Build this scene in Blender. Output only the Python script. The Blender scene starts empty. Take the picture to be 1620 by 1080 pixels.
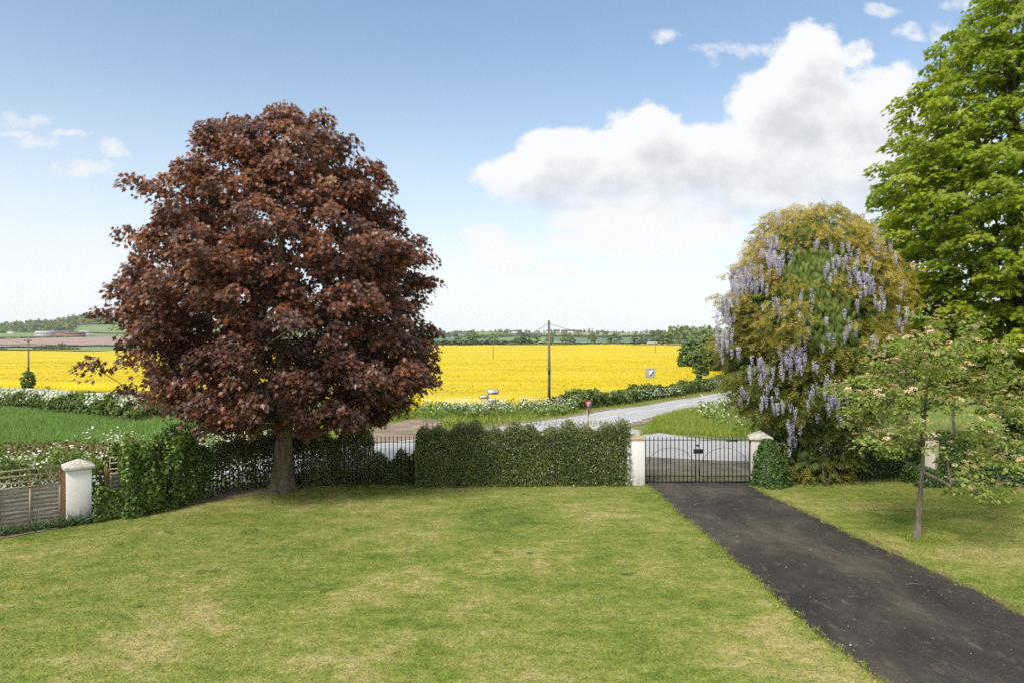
import bpy, math, random
import numpy as np
from mathutils import Vector

# ------------------------------------------------------------------ camera, sky, sun, exposure
scene = bpy.context.scene
COL = scene.collection
R = math.radians
CAM_H = 4.4
FPX = 1080.0                       # 24 mm lens on a 36 mm wide, 1620 px frame

cam_d = bpy.data.cameras.new('camera')
cam_d.lens = 24.0
cam_d.sensor_width = 36.0
cam_d.clip_start = 0.1
cam_d.clip_end = 20000.0
cam = bpy.data.objects.new('camera', cam_d)
COL.objects.link(cam)
cam.location = (0, 0, CAM_H)
cam.rotation_euler = (R(90), 0, 0)
scene.camera = cam

SUN_EL, SUN_AZ = 44.0, -145.0      # degrees; azimuth clockwise from +Y: behind the camera, to the left
sun_d = bpy.data.lights.new('sun', 'SUN')
sun_d.energy = 2.3
sun_d.angle = R(14)
sun_d.color = (1.0, 0.95, 0.87)
sun = bpy.data.objects.new('sun', sun_d)
COL.objects.link(sun)
sdir = Vector((math.sin(R(SUN_AZ)) * math.cos(R(SUN_EL)), math.cos(R(SUN_AZ)) * math.cos(R(SUN_EL)), math.sin(R(SUN_EL))))
sun.rotation_euler = sdir.to_track_quat('Z', 'Y').to_euler()
sun.location = (-30, -40, 60)

scene.view_settings.view_transform = 'Standard'
scene.view_settings.look = 'None'
scene.view_settings.exposure = 0.85
scene.view_settings.gamma = 1.0
scene.render.engine = 'CYCLES'
scene.cycles.max_bounces = 6
scene.cycles.diffuse_bounces = 3
scene.cycles.glossy_bounces = 2
scene.cycles.transmission_bounces = 3
scene.cycles.transparent_max_bounces = 4
scene.cycles.volume_bounces = 0
scene.cycles.caustics_reflective = False
scene.cycles.caustics_refractive = False
scene.cycles.use_denoising = False

world = bpy.data.worlds.new('World')
scene.world = world
world.use_nodes = True


class NT:
    """small expression helper for node trees"""
    def __init__(self, tree):
        self.t = tree

    def node(self, typ, **kw):
        n = self.t.nodes.new(typ)
        for k, v in kw.items():
            setattr(n, k, v)
        return n

    def link(self, a, b):
        self.t.links.new(a, b)

    def put(self, sock, v):
        if isinstance(v, bpy.types.NodeSocket):
            self.t.links.new(v, sock)
        else:
            sock.default_value = v

    def m(self, op, a, b=None, c=None):
        n = self.t.nodes.new('ShaderNodeMath')
        n.operation = op
        for i, v in enumerate((a, b, c)):
            if v is not None:
                self.put(n.inputs[i], v)
        return n.outputs[0]

    def step(self, v, lo, hi, a=0.0, b=1.0):
        n = self.t.nodes.new('ShaderNodeMapRange')
        n.interpolation_type = 'SMOOTHSTEP'
        self.put(n.inputs[0], v)
        n.inputs[1].default_value, n.inputs[2].default_value = lo, hi
        n.inputs[3].default_value, n.inputs[4].default_value = a, b
        return n.outputs[0]

    def mix(self, f, a, b, mode='MIX'):
        n = self.t.nodes.new('ShaderNodeMix')
        n.data_type = 'RGBA'
        n.blend_type = mode
        n.clamp_factor = True
        self.put(n.inputs[0], f)
        for s, v in ((n.inputs[6], a), (n.inputs[7], b)):
            if isinstance(v, (tuple, list)) and len(v) == 3:
                v = tuple(v) + (1.0,)
            self.put(s, v)
        return n.outputs[2]

    def noise(self, vec, scale, detail=4.0, rough=0.55, dist=0.0):
        n = self.t.nodes.new('ShaderNodeTexNoise')
        if vec is not None:
            self.link(vec, n.inputs['Vector'])
        n.inputs['Scale'].default_value = scale
        n.inputs['Detail'].default_value = detail
        n.inputs['Roughness'].default_value = rough
        n.inputs['Distortion'].default_value = dist
        return n.outputs[0]

    def ramp(self, fac, stops):
        n = self.t.nodes.new('ShaderNodeValToRGB')
        self.put(n.inputs[0], fac)
        el = n.color_ramp.elements
        while len(el) < len(stops):
            el.new(0.5)
        for e, (p, c) in zip(el, stops):
            e.position = p
            e.color = tuple(c) + (1.0,)
        return n.outputs[0]

    def comb(self, x, y, z):
        n = self.t.nodes.new('ShaderNodeCombineXYZ')
        for i, v in enumerate((x, y, z)):
            self.put(n.inputs[i], v)
        return n.outputs[0]

    def scalevec(self, v, s):
        n = self.t.nodes.new('ShaderNodeVectorMath')
        n.operation = 'MULTIPLY'
        self.link(v, n.inputs[0])
        n.inputs[1].default_value = s
        return n.outputs[0]


SKY_STRENGTH = 0.11


def build_sky():
    t = world.node_tree
    t.nodes.clear()
    n = NT(t)
    sky = n.node('ShaderNodeTexSky', sky_type='NISHITA')
    sky.sun_disc = False
    sky.sun_elevation = R(SUN_EL)
    sky.sun_rotation = R(SUN_AZ)
    sky.altitude = 50
    sky.air_density = 1.0
    sky.dust_density = 0.6
    sky.ozone_density = 1.6
    tc = n.node('ShaderNodeTexCoord')
    sep = n.node('ShaderNodeSeparateXYZ')
    n.link(tc.outputs['Generated'], sep.inputs[0])
    dx, dy, dz = sep.outputs
    front = n.step(dy, 0.05, 0.25)
    dys = n.m('MAXIMUM', dy, 0.05)
    u = n.m('DIVIDE', dx, dys)
    v = n.m('DIVIDE', dz, dys)
    # clouds: soft ellipses (centre x, centre y, half width, half height; in 1/1080 of a tangent) broken by noise
    big = [(1290, 105, 88, 72), (1230, 170, 90, 66), (1360, 165, 110, 72), (1440, 205, 80, 80), (1200, 235, 170, 62),
           (1320, 250, 180, 84), (1022, 200, 60, 48), (1060, 255, 150, 60), (950, 262, 110, 52), (878, 246, 74, 54),
           (820, 285, 95, 48), (1170, 300, 230, 52), (1500, 250, 90, 76), (905, 300, 120, 40)]
    low = [(930, 378, 90, 20), (1000, 392, 80, 16), (880, 425, 50, 14), (985, 350, 125, 38), (1085, 365, 90, 44), (1045, 330, 90, 30), (905, 350, 60, 16), (800, 400, 60, 30), (775, 375, 40, 26), (1210, 300, 80, 30)]
    small = [(38, 190, 40, 13), (60, 228, 36, 9), (181, 234, 20, 11), (142, 271, 46, 15), (110, 213, 30, 6), (22, 213, 26, 8),
             (1546, 9, 46, 14), (1055, 60, 26, 9), (1495, 55, 24, 16), (1442, 52, 26, 9), (1180, 82, 60, 10), (1137, 98, 12, 16),
             (1400, 20, 30, 8)]

    def dens(u, v, items, k, amp, soft=1.0):
        vec = n.comb(u, n.m('MULTIPLY', v, 1.15), 0.37)
        w = n.noise(vec, k * 0.45, 3.0, 0.5)
        wob = n.m('MULTIPLY', n.m('SUBTRACT', w, 0.5), 0.06)
        uu, vv = n.m('ADD', u, wob), n.m('SUBTRACT', v, n.m('MULTIPLY', wob, 0.7))
        acc = None
        for (cx, cy, a, b) in items:
            ex = n.m('DIVIDE', n.m('SUBTRACT', uu, (cx - 810) / 1080), a / 1080)
            ey = n.m('DIVIDE', n.m('SUBTRACT', vv, (540 - cy) / 1080), b / 1080)
            q = n.m('SUBTRACT', 1.0, n.m('ADD', n.m('MULTIPLY', ex, ex), n.m('MULTIPLY', ey, ey)))
            acc = q if acc is None else n.m('SMOOTH_MAX', acc, q, 0.35)
        acc = n.m('MAXIMUM', acc, -3.0)
        f = n.noise(vec, k, 9.0, 0.62)
        return n.m('ADD', acc, n.m('MULTIPLY', n.m('SUBTRACT', f, 0.5), amp))

    d0 = dens(u, v, big, 11.0, 3.0)
    d1 = dens(n.m('ADD', u, -0.020), n.m('ADD', v, 0.036), big, 11.0, 3.0)
    a_big = n.m('MULTIPLY', n.step(d0, -0.06, 0.42), n.step(v, 0.17, 0.25, 0.40, 1.0))
    sh_big = n.m('MULTIPLY', n.step(d1, 0.25, 1.5), 0.9)
    l0 = dens(u, v, low, 13.0, 2.6)
    a_low = n.m('MULTIPLY', n.step(l0, -0.35, 0.8), 0.9)
    s0 = dens(u, v, small, 34.0, 6.5)
    a_small = n.m('MULTIPLY', n.step(s0, -0.7, 2.0), 0.8)
    # thin milky veil low down and over the rest of the sky
    el = n.m('ARCTANGENT', n.m('DIVIDE', dz, n.m('MAXIMUM', n.m('SQRT', n.m('ADD', n.m('MULTIPLY', dx, dx), n.m('MULTIPLY', dy, dy))), 0.02)), None)
    veil = n.m('POWER', n.step(el, 0.54, 0.0), 1.9)
    wisp = n.noise(n.comb(n.m('MULTIPLY', u, 0.8), n.m('MULTIPLY', v, 2.6), 1.7), 3.5, 6.0, 0.6)
    veil = n.m('MULTIPLY', veil, n.step(wisp, 0.2, 0.8, 0.86, 1.08))
    white = (4.9, 4.93, 5.0)
    grey = (3.3, 3.42, 3.65)
    base = n.mix(1.0, sky.outputs[0], (0.90, 1.02, 1.02), 'MULTIPLY')
    base = n.mix(0.16, base, (3.0, 3.1, 3.2))
    c = n.mix(n.m('MULTIPLY', veil, 0.96), base, (5.0, 5.05, 5.12))
    c = n.mix(n.m('MULTIPLY', a_low, front), c, (4.95, 4.9, 4.85))
    c = n.mix(n.m('MULTIPLY', a_small, front), c, (4.7, 4.8, 4.95))
    c = n.mix(n.m('MULTIPLY', a_big, front), c, n.mix(sh_big, white, grey))
    # broken cloud added over the unseen dome to keep fill light neutral
    g = n.noise(tc.outputs['Generated'], 3.2, 8.0, 0.6)
    out_of_view = n.m('MAXIMUM', n.m('SUBTRACT', 1.0, front), n.step(v, 0.56, 0.8))
    ag = n.m('MULTIPLY', n.m('MULTIPLY', n.step(g, 0.36, 0.56), out_of_view), n.step(dz, -0.02, 0.1))
    c = n.mix(n.m('MULTIPLY', ag, 0.85), c, (6.6, 6.5, 6.4))
    bg = n.node('ShaderNodeBackground')
    n.link(c, bg.inputs[0])
    bg.inputs[1].default_value = SKY_STRENGTH
    out = n.node('ShaderNodeOutputWorld')
    n.link(bg.outputs[0], out.inputs[0])


build_sky()

# ------------------------------------------------------------------ terrain heights and picture-to-place helper
PL_Y = np.array([-500, 22, 60, 100, 140, 250, 400, 520, 700, 1000, 1300, 1700, 2200, 4000, 9000], float)
PL_Z = np.array([0, 0, -1.35, -2.6, -3.1, -2.7, -1.7, 0.3, 3.6, 10.4, 21, 57, 62, 45, 20], float)
PR_Y = np.array([-500, 22, 60, 90, 130, 300, 450, 600, 900, 1200, 1500, 1900, 2200, 4000, 9000], float)
PR_Z = np.array([0, 0, -1.35, -2.35, -2.6, -0.9, 0.6, 2.6, 7.6, 13.5, 20, 27.8, 28.5, 18, 10], float)


def smooth(a, b, t):
    t = np.clip((t - a) / (b - a), 0, 1)
    return t * t * (3 - 2 * t)


def terr(x, y):
    x, y = np.asarray(x, float), np.asarray(y, float)
    s = x / np.maximum(y, 30.0)
    w = smooth(-0.55, -0.12, s)
    z = np.interp(y, PL_Y, PL_Z) * (1 - w) + np.interp(y, PR_Y, PR_Z) * w
    z = z - smooth(-0.60, -0.84, s) * smooth(1000, 1650, y) * 17
    far = smooth(200, 700, y)
    z = z + far * (1.6 * np.sin(x * 0.011 + y * 0.004) + 1.0 * np.sin(x * 0.027 - y * 0.006 + 1.0))
    near = smooth(28, 45, y) * (1 - smooth(200, 300, y))
    z = z + near * 0.10 * np.sin(x * 0.35 + 0.6) * np.sin(y * 0.22)
    return z


def P(px, py, Y):
    return np.array(((px - 810) / FPX * Y, Y, CAM_H + (540 - py) / FPX * Y))


def G(px, py, lift=0.0, y0=8.0, y1=2100.0):
    """where the sight line through a picture point meets the land"""
    Y = y0
    prev = y0
    while Y < y1:
        p = P(px, py, Y)
        if p[2] < terr(p[0], p[1]) + lift:
            a, b = prev, Y
            for _ in range(30):
                mid = (a + b) / 2
                p = P(px, py, mid)
                if p[2] < terr(p[0], p[1]) + lift:
                    b = mid
                else:
                    a = mid
            p = P(px, py, b)
            return np.array((p[0], p[1], float(terr(p[0], p[1]))))
        prev = Y
        Y *= 1.02
    p = P(px, py, y1)
    return np.array((p[0], p[1], float(terr(p[0], p[1]))))


# ------------------------------------------------------------------ object helpers
def tag(o, label=None, cat=None, group=None, kind=None):
    if label:
        o['label'] = label
    if cat:
        o['category'] = cat
    if group:
        o['group'] = group
    if kind:
        o['kind'] = kind
    return o


def thing(name, loc, label, cat, group=None, rz=0.0):
    o = bpy.data.objects.new(name, None)
    COL.objects.link(o)
    o.location = tuple(float(a) for a in loc)
    o.rotation_euler = (0, 0, rz)
    o.empty_display_size = 0.2
    return tag(o, label, cat, group)


def wpos(o):
    v = Vector((0, 0, 0))
    while o is not None:
        v = v + o.location
        o = o.parent
    return v


def np_mesh(name, verts, loops, starts, mat, parent=None, rnd=None, smooth_sh=False, local=False):
    verts = np.asarray(verts, np.float32).reshape(-1, 3)
    if parent is not None and not local:
        verts = verts - np.array(wpos(parent), np.float32)
    me = bpy.data.meshes.new(name)
    me.vertices.add(len(verts))
    me.vertices.foreach_set('co', verts.ravel())
    loops = np.asarray(loops, np.int32)
    starts = np.asarray(starts, np.int32)
    me.loops.add(len(loops))
    me.loops.foreach_set('vertex_index', loops)
    me.polygons.add(len(starts))
    me.polygons.foreach_set('loop_start', starts)
    if rnd is not None:
        at = me.attributes.new('rnd', 'FLOAT', 'POINT')
        at.data.foreach_set('value', np.asarray(rnd, np.float32))
    me.update(calc_edges=True)
    if smooth_sh:
        me.polygons.foreach_set('use_smooth', np.ones(len(starts), bool))
    me.materials.append(mat)
    o = bpy.data.objects.new(name, me)
    COL.objects.link(o)
    if parent is not None:
        o.parent = parent
    return o


class MB:
    """collects polygons; build() links them as one mesh object"""
    def __init__(self):
        self.v, self.f = [], []

    def add(self, vs, fs):
        b = len(self.v)
        self.v += [tuple(float(c) for c in p) for p in vs]
        self.f += [tuple(i + b for i in f) for f in fs]

    def box(self, c, s, rz=0.0):
        cx, cy, cz = c
        hx, hy, hz = s[0] / 2, s[1] / 2, s[2] / 2
        ca, sa = math.cos(rz), math.sin(rz)
        vs = []
        for dz in (-hz, hz):
            for dx, dy in ((-hx, -hy), (hx, -hy), (hx, hy), (-hx, hy)):
                vs.append((cx + dx * ca - dy * sa, cy + dx * sa + dy * ca, cz + dz))
        self.add(vs, [(3, 2, 1, 0), (4, 5, 6, 7), (0, 1, 5, 4), (1, 2, 6, 5), (2, 3, 7, 6), (3, 0, 4, 7)])

    def tube(self, pts, rad, n=8, cap=True):
        pts = [np.array(p, float) for p in pts]
        if not hasattr(rad, '__len__'):
            rad = [rad] * len(pts)
        rings = []
        for i, p in enumerate(pts):
            d = pts[min(i + 1, len(pts) - 1)] - pts[max(i - 1, 0)]
            d = d / (np.linalg.norm(d) + 1e-9)
            a = np.cross(d, (0.0, 0.0, 1.0))
            if np.linalg.norm(a) < 1e-3:
                a = np.array((1.0, 0, 0))
            a = a / np.linalg.norm(a)
            b = np.cross(d, a)
            rings.append([p + rad[i] * (math.cos(2 * math.pi * k / n) * a + math.sin(2 * math.pi * k / n) * b) for k in range(n)])
        vs = [q for r in rings for q in r]
        fs = []
        for i in range(len(pts) - 1):
            for k in range(n):
                fs.append((i * n + k, i * n + (k + 1) % n, (i + 1) * n + (k + 1) % n, (i + 1) * n + k))
        if cap:
            fs.append(tuple(range(n - 1, -1, -1)))
            fs.append(tuple((len(pts) - 1) * n + k for k in range(n)))
        self.add(vs, fs)

    def build(self, name, mat, parent=None, smooth_sh=False, local=False, bevel=0.0):
        loops, starts = [], []
        for f in self.f:
            starts.append(len(loops))
            loops += f
        o = np_mesh(name, self.v, loops, starts, mat, parent, None, smooth_sh, local)
        if bevel:
            md = o.modifiers.new('bevel', 'BEVEL')
            md.width = bevel
            md.segments = 2
            md.limit_method = 'ANGLE'
        return o


def copy_tree(o, parent=None):
    c = o.copy()
    COL.objects.link(c)
    if parent is not None:
        c.parent = parent
    for ch in list(o.children):
        copy_tree(ch, c)
    return c


def unit(a):
    return a / (np.linalg.norm(a, axis=-1, keepdims=True) + 1e-9)


# leaf outlines (x across, y towards the tip, z up); polygons on each side of the midrib
def _maple():
    half = [(0.0, -0.40), (0.22, -0.46), (0.20, -0.27), (0.56, -0.24), (0.30, -0.07), (0.60, 0.26), (0.24, 0.12), (0.17, 0.30), (0.0, 0.64)]
    v = [(x, y, 0.16 * abs(x) - 0.10 * y * y) for x, y in half]
    v += [(-x, y, z) for (x, y, z) in v[1:-1]]
    n = len(half)
    r = list(range(n))
    l = [n - 1] + [n + i for i in range(n - 3, -1, -1)] + [0]
    return np.array(v), [r, l]


def _oval():
    v = [(0, -0.5, 0), (0.26, -0.08, 0.06), (0, 0.5, -0.03), (-0.26, -0.08, 0.06)]
    return np.array(v, float), [[0, 1, 2, 3]]


def _broad():
    v = [(0, -0.45, 0), (0.34, -0.18, 0.07), (0.24, 0.25, 0.05), (0, 0.5, -0.06), (-0.24, 0.25, 0.05), (-0.34, -0.18, 0.07)]
    return np.array(v, float), [[0, 1, 2, 3], [0, 3, 4, 5]]


def _pinnate(n=5):
    v, p = [], []
    for i in range(n):
        y = -0.4 + 0.8 * i / (n - 1)
        for s in (-1, 1):
            b = len(v)
            L, w = 0.30 * (1 - 0.25 * abs(y)), 0.065
            z = -0.12 * (y + 0.4) ** 2
            v += [(0, y, z), (s * L * 0.45, y + 0.03 + w, z - 0.02), (s * L, y + 0.09, z - 0.10), (s * L * 0.5, y - w + 0.05, z - 0.03)]
            p.append([b, b + 1, b + 2, b + 3])
    b = len(v)
    v += [(0, 0.36, -0.06), (0.07, 0.50, -0.1), (0, 0.68, -0.17), (-0.07, 0.50, -0.1)]
    p.append([b, b + 1, b + 2, b + 3])
    return np.array(v, float), p


def _spray():
    # flat drooping conifer fan
    v, p = [], []
    for k, a in enumerate((-0.75, -0.4, -0.12, 0.16, 0.45, 0.8)):
        L = 0.95 - 0.35 * abs(a)
        dx, dy = math.sin(a), math.cos(a)
        b = len(v)
        v += [(0, -0.4, 0), (dx * L * 0.5 + dy * 0.05, -0.4 + dy * L * 0.5 - dx * 0.05, 0.03), (dx * L, -0.4 + dy * L, -0.10), (dx * L * 0.5 - dy * 0.05, -0.4 + dy * L * 0.5 + dx * 0.05, 0.03)]
        p.append([b, b + 1, b + 2, b + 3])
    return np.array(v, float), p


def _blade():
    v = [(-0.5, 0, 0), (0.5, 0, 0), (0.0, 1.0, 0)]
    return np.array(v, float), [[0, 1, 2]]


def _clump():
    # ragged scrap of foliage for far things
    v = [(-0.5, -0.3, 0), (0.1, -0.5, 0.15), (0.55, -0.05, 0), (0.2, 0.5, 0.12), (-0.35, 0.35, -0.05)]
    return np.array(v, float), [[0, 1, 2, 3, 4]]


LEAF = {k: f() for k, f in (('maple', _maple), ('oval', _oval), ('broad', _broad), ('pinnate', _pinnate), ('spray', _spray), ('blade', _blade), ('clump', _clump))}


def scatter(name, kind, pos, tip, nrm, size, rnd, mat, parent=None, width=None):
    """one mesh of many leaves; pos, tip, nrm (N,3); size, rnd (N,)"""
    tv, tp = LEAF[kind]
    pos = np.asarray(pos, float)
    N, k = len(pos), len(tv)
    t = unit(np.asarray(tip, float))
    s = unit(np.cross(t, np.asarray(nrm, float)))
    nn = np.cross(s, t)
    size = np.broadcast_to(np.asarray(size, float), (N,))
    wid = size if width is None else np.broadcast_to(np.asarray(width, float), (N,))
    V = (pos[:, None, :] + tv[None, :, 0, None] * (s * wid[:, None])[:, None, :] + tv[None, :, 1, None] * (t * size[:, None])[:, None, :]
         + tv[None, :, 2, None] * (nn * size[:, None])[:, None, :])
    base = (np.arange(N) * k)[:, None]
    flat = np.array([i for p in tp for i in p])
    loops = (base + flat[None, :]).ravel()
    ln = len(flat)
    st = np.cumsum([0] + [len(p) for p in tp[:-1]])
    starts = ((np.arange(N) * ln)[:, None] + st[None, :]).ravel()
    return np_mesh(name, V.reshape(-1, 3), loops, starts, mat, parent, np.repeat(np.asarray(rnd, float), k))


def rdir(rng, n):
    return unit(rng.normal(size=(n, 3)))


# ------------------------------------------------------------------ materials
MATS = {}


def new_mat(name):
    m = bpy.data.materials.new(name)
    m.use_nodes = True
    m.node_tree.nodes.clear()
    MATS[name] = m
    return m, NT(m.node_tree)


def finish(n, color, rough=0.8, spec=0.5, bump=None, bump_s=0.3, bump_d=0.02, trans=None, trans_f=0.0, metal=0.0):
    bs = n.node('ShaderNodeBsdfPrincipled')
    n.put(bs.inputs['Base Color'], color if isinstance(color, bpy.types.NodeSocket) else tuple(color) + (1.0,))
    n.put(bs.inputs['Roughness'], rough)
    bs.inputs['Specular IOR Level'].default_value = spec
    bs.inputs['Metallic'].default_value = metal
    if bump is not None:
        b = n.node('ShaderNodeBump')
        b.inputs['Strength'].default_value = bump_s
        b.inputs['Distance'].default_value = bump_d
        n.link(bump, b.inputs['Height'])
        n.link(b.outputs[0], bs.inputs['Normal'])
    sh = bs.outputs[0]
    if trans_f:
        tr = n.node('ShaderNodeBsdfTranslucent')
        n.put(tr.inputs[0], trans if trans is not None else color)
        mx = n.node('ShaderNodeMixShader')
        mx.inputs[0].default_value = trans_f
        n.link(sh, mx.inputs[1])
        n.link(tr.outputs[0], mx.inputs[2])
        sh = mx.outputs[0]
    out = n.node('ShaderNodeOutputMaterial')
    n.link(sh, out.inputs[0])


def leaf_mat(name, stops, rough=0.5, spec=0.4, trans_f=0.25, patch=0.0, patch_scale=0.8, gain=1.0):
    m, n = new_mat(name)
    at = n.node('ShaderNodeAttribute', attribute_name='rnd')
    f = at.outputs['Fac']
    if patch:
        geo = n.node('ShaderNodeNewGeometry')
        nz = n.noise(geo.outputs['Position'], patch_scale, 3.0)
        f = n.m('ADD', f, n.m('MULTIPLY', n.m('SUBTRACT', nz, 0.5), patch))
    stops = [(p, tuple(c * gain for c in col)) for p, col in stops]
    c = n.ramp(f, stops)
    tcol = n.mix(1.0, c, (1.5, 1.6, 0.8), 'MULTIPLY')
    finish(n, c, rough, spec, trans=tcol, trans_f=trans_f)
    return m


def noise_mat(name, stops, scale, detail=6.0, rough=0.85, spec=0.3, bump_s=0.3, bump_d=0.02, stretch=(1, 1, 1), fine=None, fine_amt=0.0, world_pos=True):
    m, n = new_mat(name)
    if world_pos:
        vec = n.node('ShaderNodeNewGeometry').outputs['Position']
    else:
        vec = n.node('ShaderNodeTexCoord').outputs['Object']
    vec = n.scalevec(vec, stretch)
    f = n.noise(vec, scale, detail, 0.6)
    c = n.ramp(f, stops)
    h = f
    if fine:
        g = n.noise(vec, fine, 4.0, 0.6)
        c = n.mix(1.0, c, n.ramp(g, [(0.3, (1 - fine_amt,) * 3), (0.7, (1 + fine_amt,) * 3)]), 'MULTIPLY')
        h = g
    finish(n, c, rough, spec, bump=h, bump_s=bump_s, bump_d=bump_d)
    return m


def lawn_mat(name, blades):
    m, n = new_mat(name)
    pos = n.node('ShaderNodeNewGeometry').outputs['Position']
    big = n.noise(pos, 0.33, 5.0, 0.6, 0.6)
    mid = n.noise(n.scalevec(pos, (1.0, 1.6, 1.0)), 1.5, 5.0, 0.65)
    fine = n.noise(pos, 26.0, 4.0, 0.7)
    c = n.ramp(n.m('ADD', n.m('MULTIPLY', big, 0.55), n.m('MULTIPLY', mid, 0.45)),
               [(0.36, (0.092, 0.142, 0.022)), (0.45, (0.158, 0.204, 0.036)), (0.53, (0.228, 0.244, 0.060)), (0.61, (0.335, 0.30, 0.120))])
    weeds = n.step(n.noise(pos, 1.1, 3.0, 0.5), 0.66, 0.72)
    c = n.mix(n.m('MULTIPLY', weeds, 0.6), c, (0.05, 0.10, 0.02))
    straw = n.step(n.noise(n.scalevec(pos, (0.7, 1.5, 1.0)), 0.9, 6.0, 0.7), 0.60, 0.70)
    c = n.mix(n.m('MULTIPLY', straw, 0.65), c, (0.36, 0.285, 0.13))
    c = n.mix(1.0, c, n.ramp(fine, [(0.25, (0.5, 0.5, 0.5)), (0.75, (1.45, 1.45, 1.45))]), 'MULTIPLY')
    tuft = n.noise(n.scalevec(pos, (1.0, 1.35, 1.0)), 6.5, 5.0, 0.7)
    c = n.mix(1.0, c, n.ramp(tuft, [(0.3, (0.62, 0.72, 0.6)), (0.5, (1.0, 1.0, 1.0)), (0.7, (1.42, 1.30, 1.35))]), 'MULTIPLY')
    if blades:
        at = n.node('ShaderNodeAttribute', attribute_name='rnd').outputs['Fac']
        c = n.mix(1.0, c, n.ramp(at, [(0.0, (0.75, 0.85, 0.7)), (0.6, (1.15, 1.12, 0.9)), (1.0, (1.7, 1.45, 1.5))]), 'MULTIPLY')
        finish(n, c, 0.6, 0.25, trans_f=0.2)
    else:
        finish(n, c, 0.9, 0.15, bump=fine, bump_s=0.6, bump_d=0.03)
    return m


M_lawn = lawn_mat('lawn_turf', False)
M_blade = lawn_mat('lawn_blades', True)


def drive_mat():
    m, n = new_mat('drive_tarmac')
    pos = n.node('ShaderNodeNewGeometry').outputs['Position']
    a = n.noise(n.scalevec(pos, (1.0, 0.55, 1.0)), 0.55, 6.0, 0.65, 0.5)
    b = n.noise(pos, 70.0, 3.0, 0.7)
    c = n.ramp(a, [(0.36, (0.020, 0.0175, 0.015)), (0.50, (0.038, 0.032, 0.026)), (0.64, (0.076, 0.062, 0.047))])
    dust = n.step(n.noise(n.scalevec(pos, (1.3, 0.8, 1)), 3.2, 9.0, 0.78), 0.54, 0.68)
    c = n.mix(n.m('MULTIPLY', dust, 0.7), c, (0.125, 0.092, 0.058))
    c = n.mix(1.0, c, n.ramp(b, [(0.3, (0.4,) * 3), (0.72, (2.0,) * 3)]), 'MULTIPLY')
    v_ = n.node('ShaderNodeTexVoronoi')
    n.link(pos, v_.inputs['Vector'])
    v_.inputs['Scale'].default_value = 42.0
    chip = n.m('MULTIPLY', n.step(v_.outputs['Distance'], 0.26, 0.12), n.step(n.noise(pos, 17.0, 2.0), 0.5, 0.62))
    c = n.mix(n.m('MULTIPLY', chip, 0.6), c, (0.20, 0.17, 0.135))
    moss = n.step(n.noise(pos, 2.6, 6.0, 0.7), 0.60, 0.70)
    c = n.mix(n.m('MULTIPLY', moss, 0.35), c, (0.055, 0.060, 0.022))
    finish(n, c, 0.8, 0.3, bump=b, bump_s=0.6, bump_d=0.015)
    return m


M_drive = drive_mat()
M_apron = noise_mat('apron_gravel', [(0.3, (0.085, 0.076, 0.055)), (0.55, (0.145, 0.125, 0.095)), (0.75, (0.22, 0.20, 0.17))], 1.3, fine=30, fine_amt=0.35)
M_road = noise_mat('road_tarmac', [(0.3, (0.33, 0.325, 0.315)), (0.6, (0.40, 0.395, 0.38)), (0.8, (0.47, 0.46, 0.44))], 0.5, rough=0.6, spec=0.4, bump_s=0.06, stretch=(1, 1, 1), fine=24, fine_amt=0.12)
M_dirt = noise_mat('bare_earth', [(0.3, (0.15, 0.10, 0.07)), (0.55, (0.27, 0.20, 0.145)), (0.75, (0.36, 0.29, 0.22))], 0.9, fine=9, fine_amt=0.25)
M_edge = noise_mat('edge_earth', [(0.3, (0.09, 0.062, 0.035)), (0.5, (0.16, 0.115, 0.06)), (0.7, (0.22, 0.19, 0.08))], 5.0, fine=40, fine_amt=0.4)
M_paint = noise_mat('road_paint', [(0.3, (0.6, 0.6, 0.6)), (0.6, (0.8, 0.8, 0.8))], 3.0)
M_ground = noise_mat('meadow', [(0.3, (0.07, 0.12, 0.022)), (0.5, (0.13, 0.18, 0.035)), (0.7, (0.21, 0.22, 0.06))], 0.22, fine=5.0, fine_amt=0.35, bump_s=0.6, bump_d=0.1)
M_wheat = noise_mat('young_wheat', [(0.3, (0.085, 0.180, 0.042)), (0.52, (0.115, 0.225, 0.052)), (0.72, (0.15, 0.265, 0.062))], 0.16, fine=9.0, fine_amt=0.28, stretch=(0.5, 1.6, 1), bump_s=0.6, bump_d=0.1)


def rape_mat(name, far):
    m, n = new_mat(name)
    pos = n.node('ShaderNodeNewGeometry').outputs['Position']
    if far:
        a = n.noise(n.scalevec(pos, (0.12, 0.7, 1.0)), 0.12, 6.0, 0.65)
        b = n.noise(n.scalevec(pos, (1.0, 0.6, 1.0)), 1.6, 6.0, 0.75)
        c = n.ramp(a, [(0.34, (0.44, 0.34, 0.014)), (0.46, (0.545, 0.415, 0.014)), (0.7, (0.60, 0.47, 0.016))])
        c = n.mix(n.step(b, 0.56, 0.70, 0.0, 0.55), c, (0.30, 0.27, 0.02))
        tram = n.noise(n.scalevec(pos, (0.02, 0.22, 1.0)), 1.0, 4.0, 0.6)
        c = n.mix(n.step(tram, 0.57, 0.66, 0.0, 0.5), c, (0.36, 0.31, 0.02))
        finish(n, c, 0.8, 0.1, bump=b, bump_s=0.5, bump_d=0.2)
    else:
        at = n.node('ShaderNodeAttribute', attribute_name='rnd').outputs['Fac']
        c = n.ramp(at, [(0.0, (0.10, 0.16, 0.02)), (0.22, (0.22, 0.25, 0.02)), (0.27, (0.52, 0.40, 0.012)), (1.0, (0.64, 0.51, 0.02))])
        finish(n, c, 0.7, 0.1, trans_f=0.2)
    return m


M_rape = rape_mat('rapeseed_canopy', True)
M_rapef = rape_mat('rapeseed_flower', False)

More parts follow.
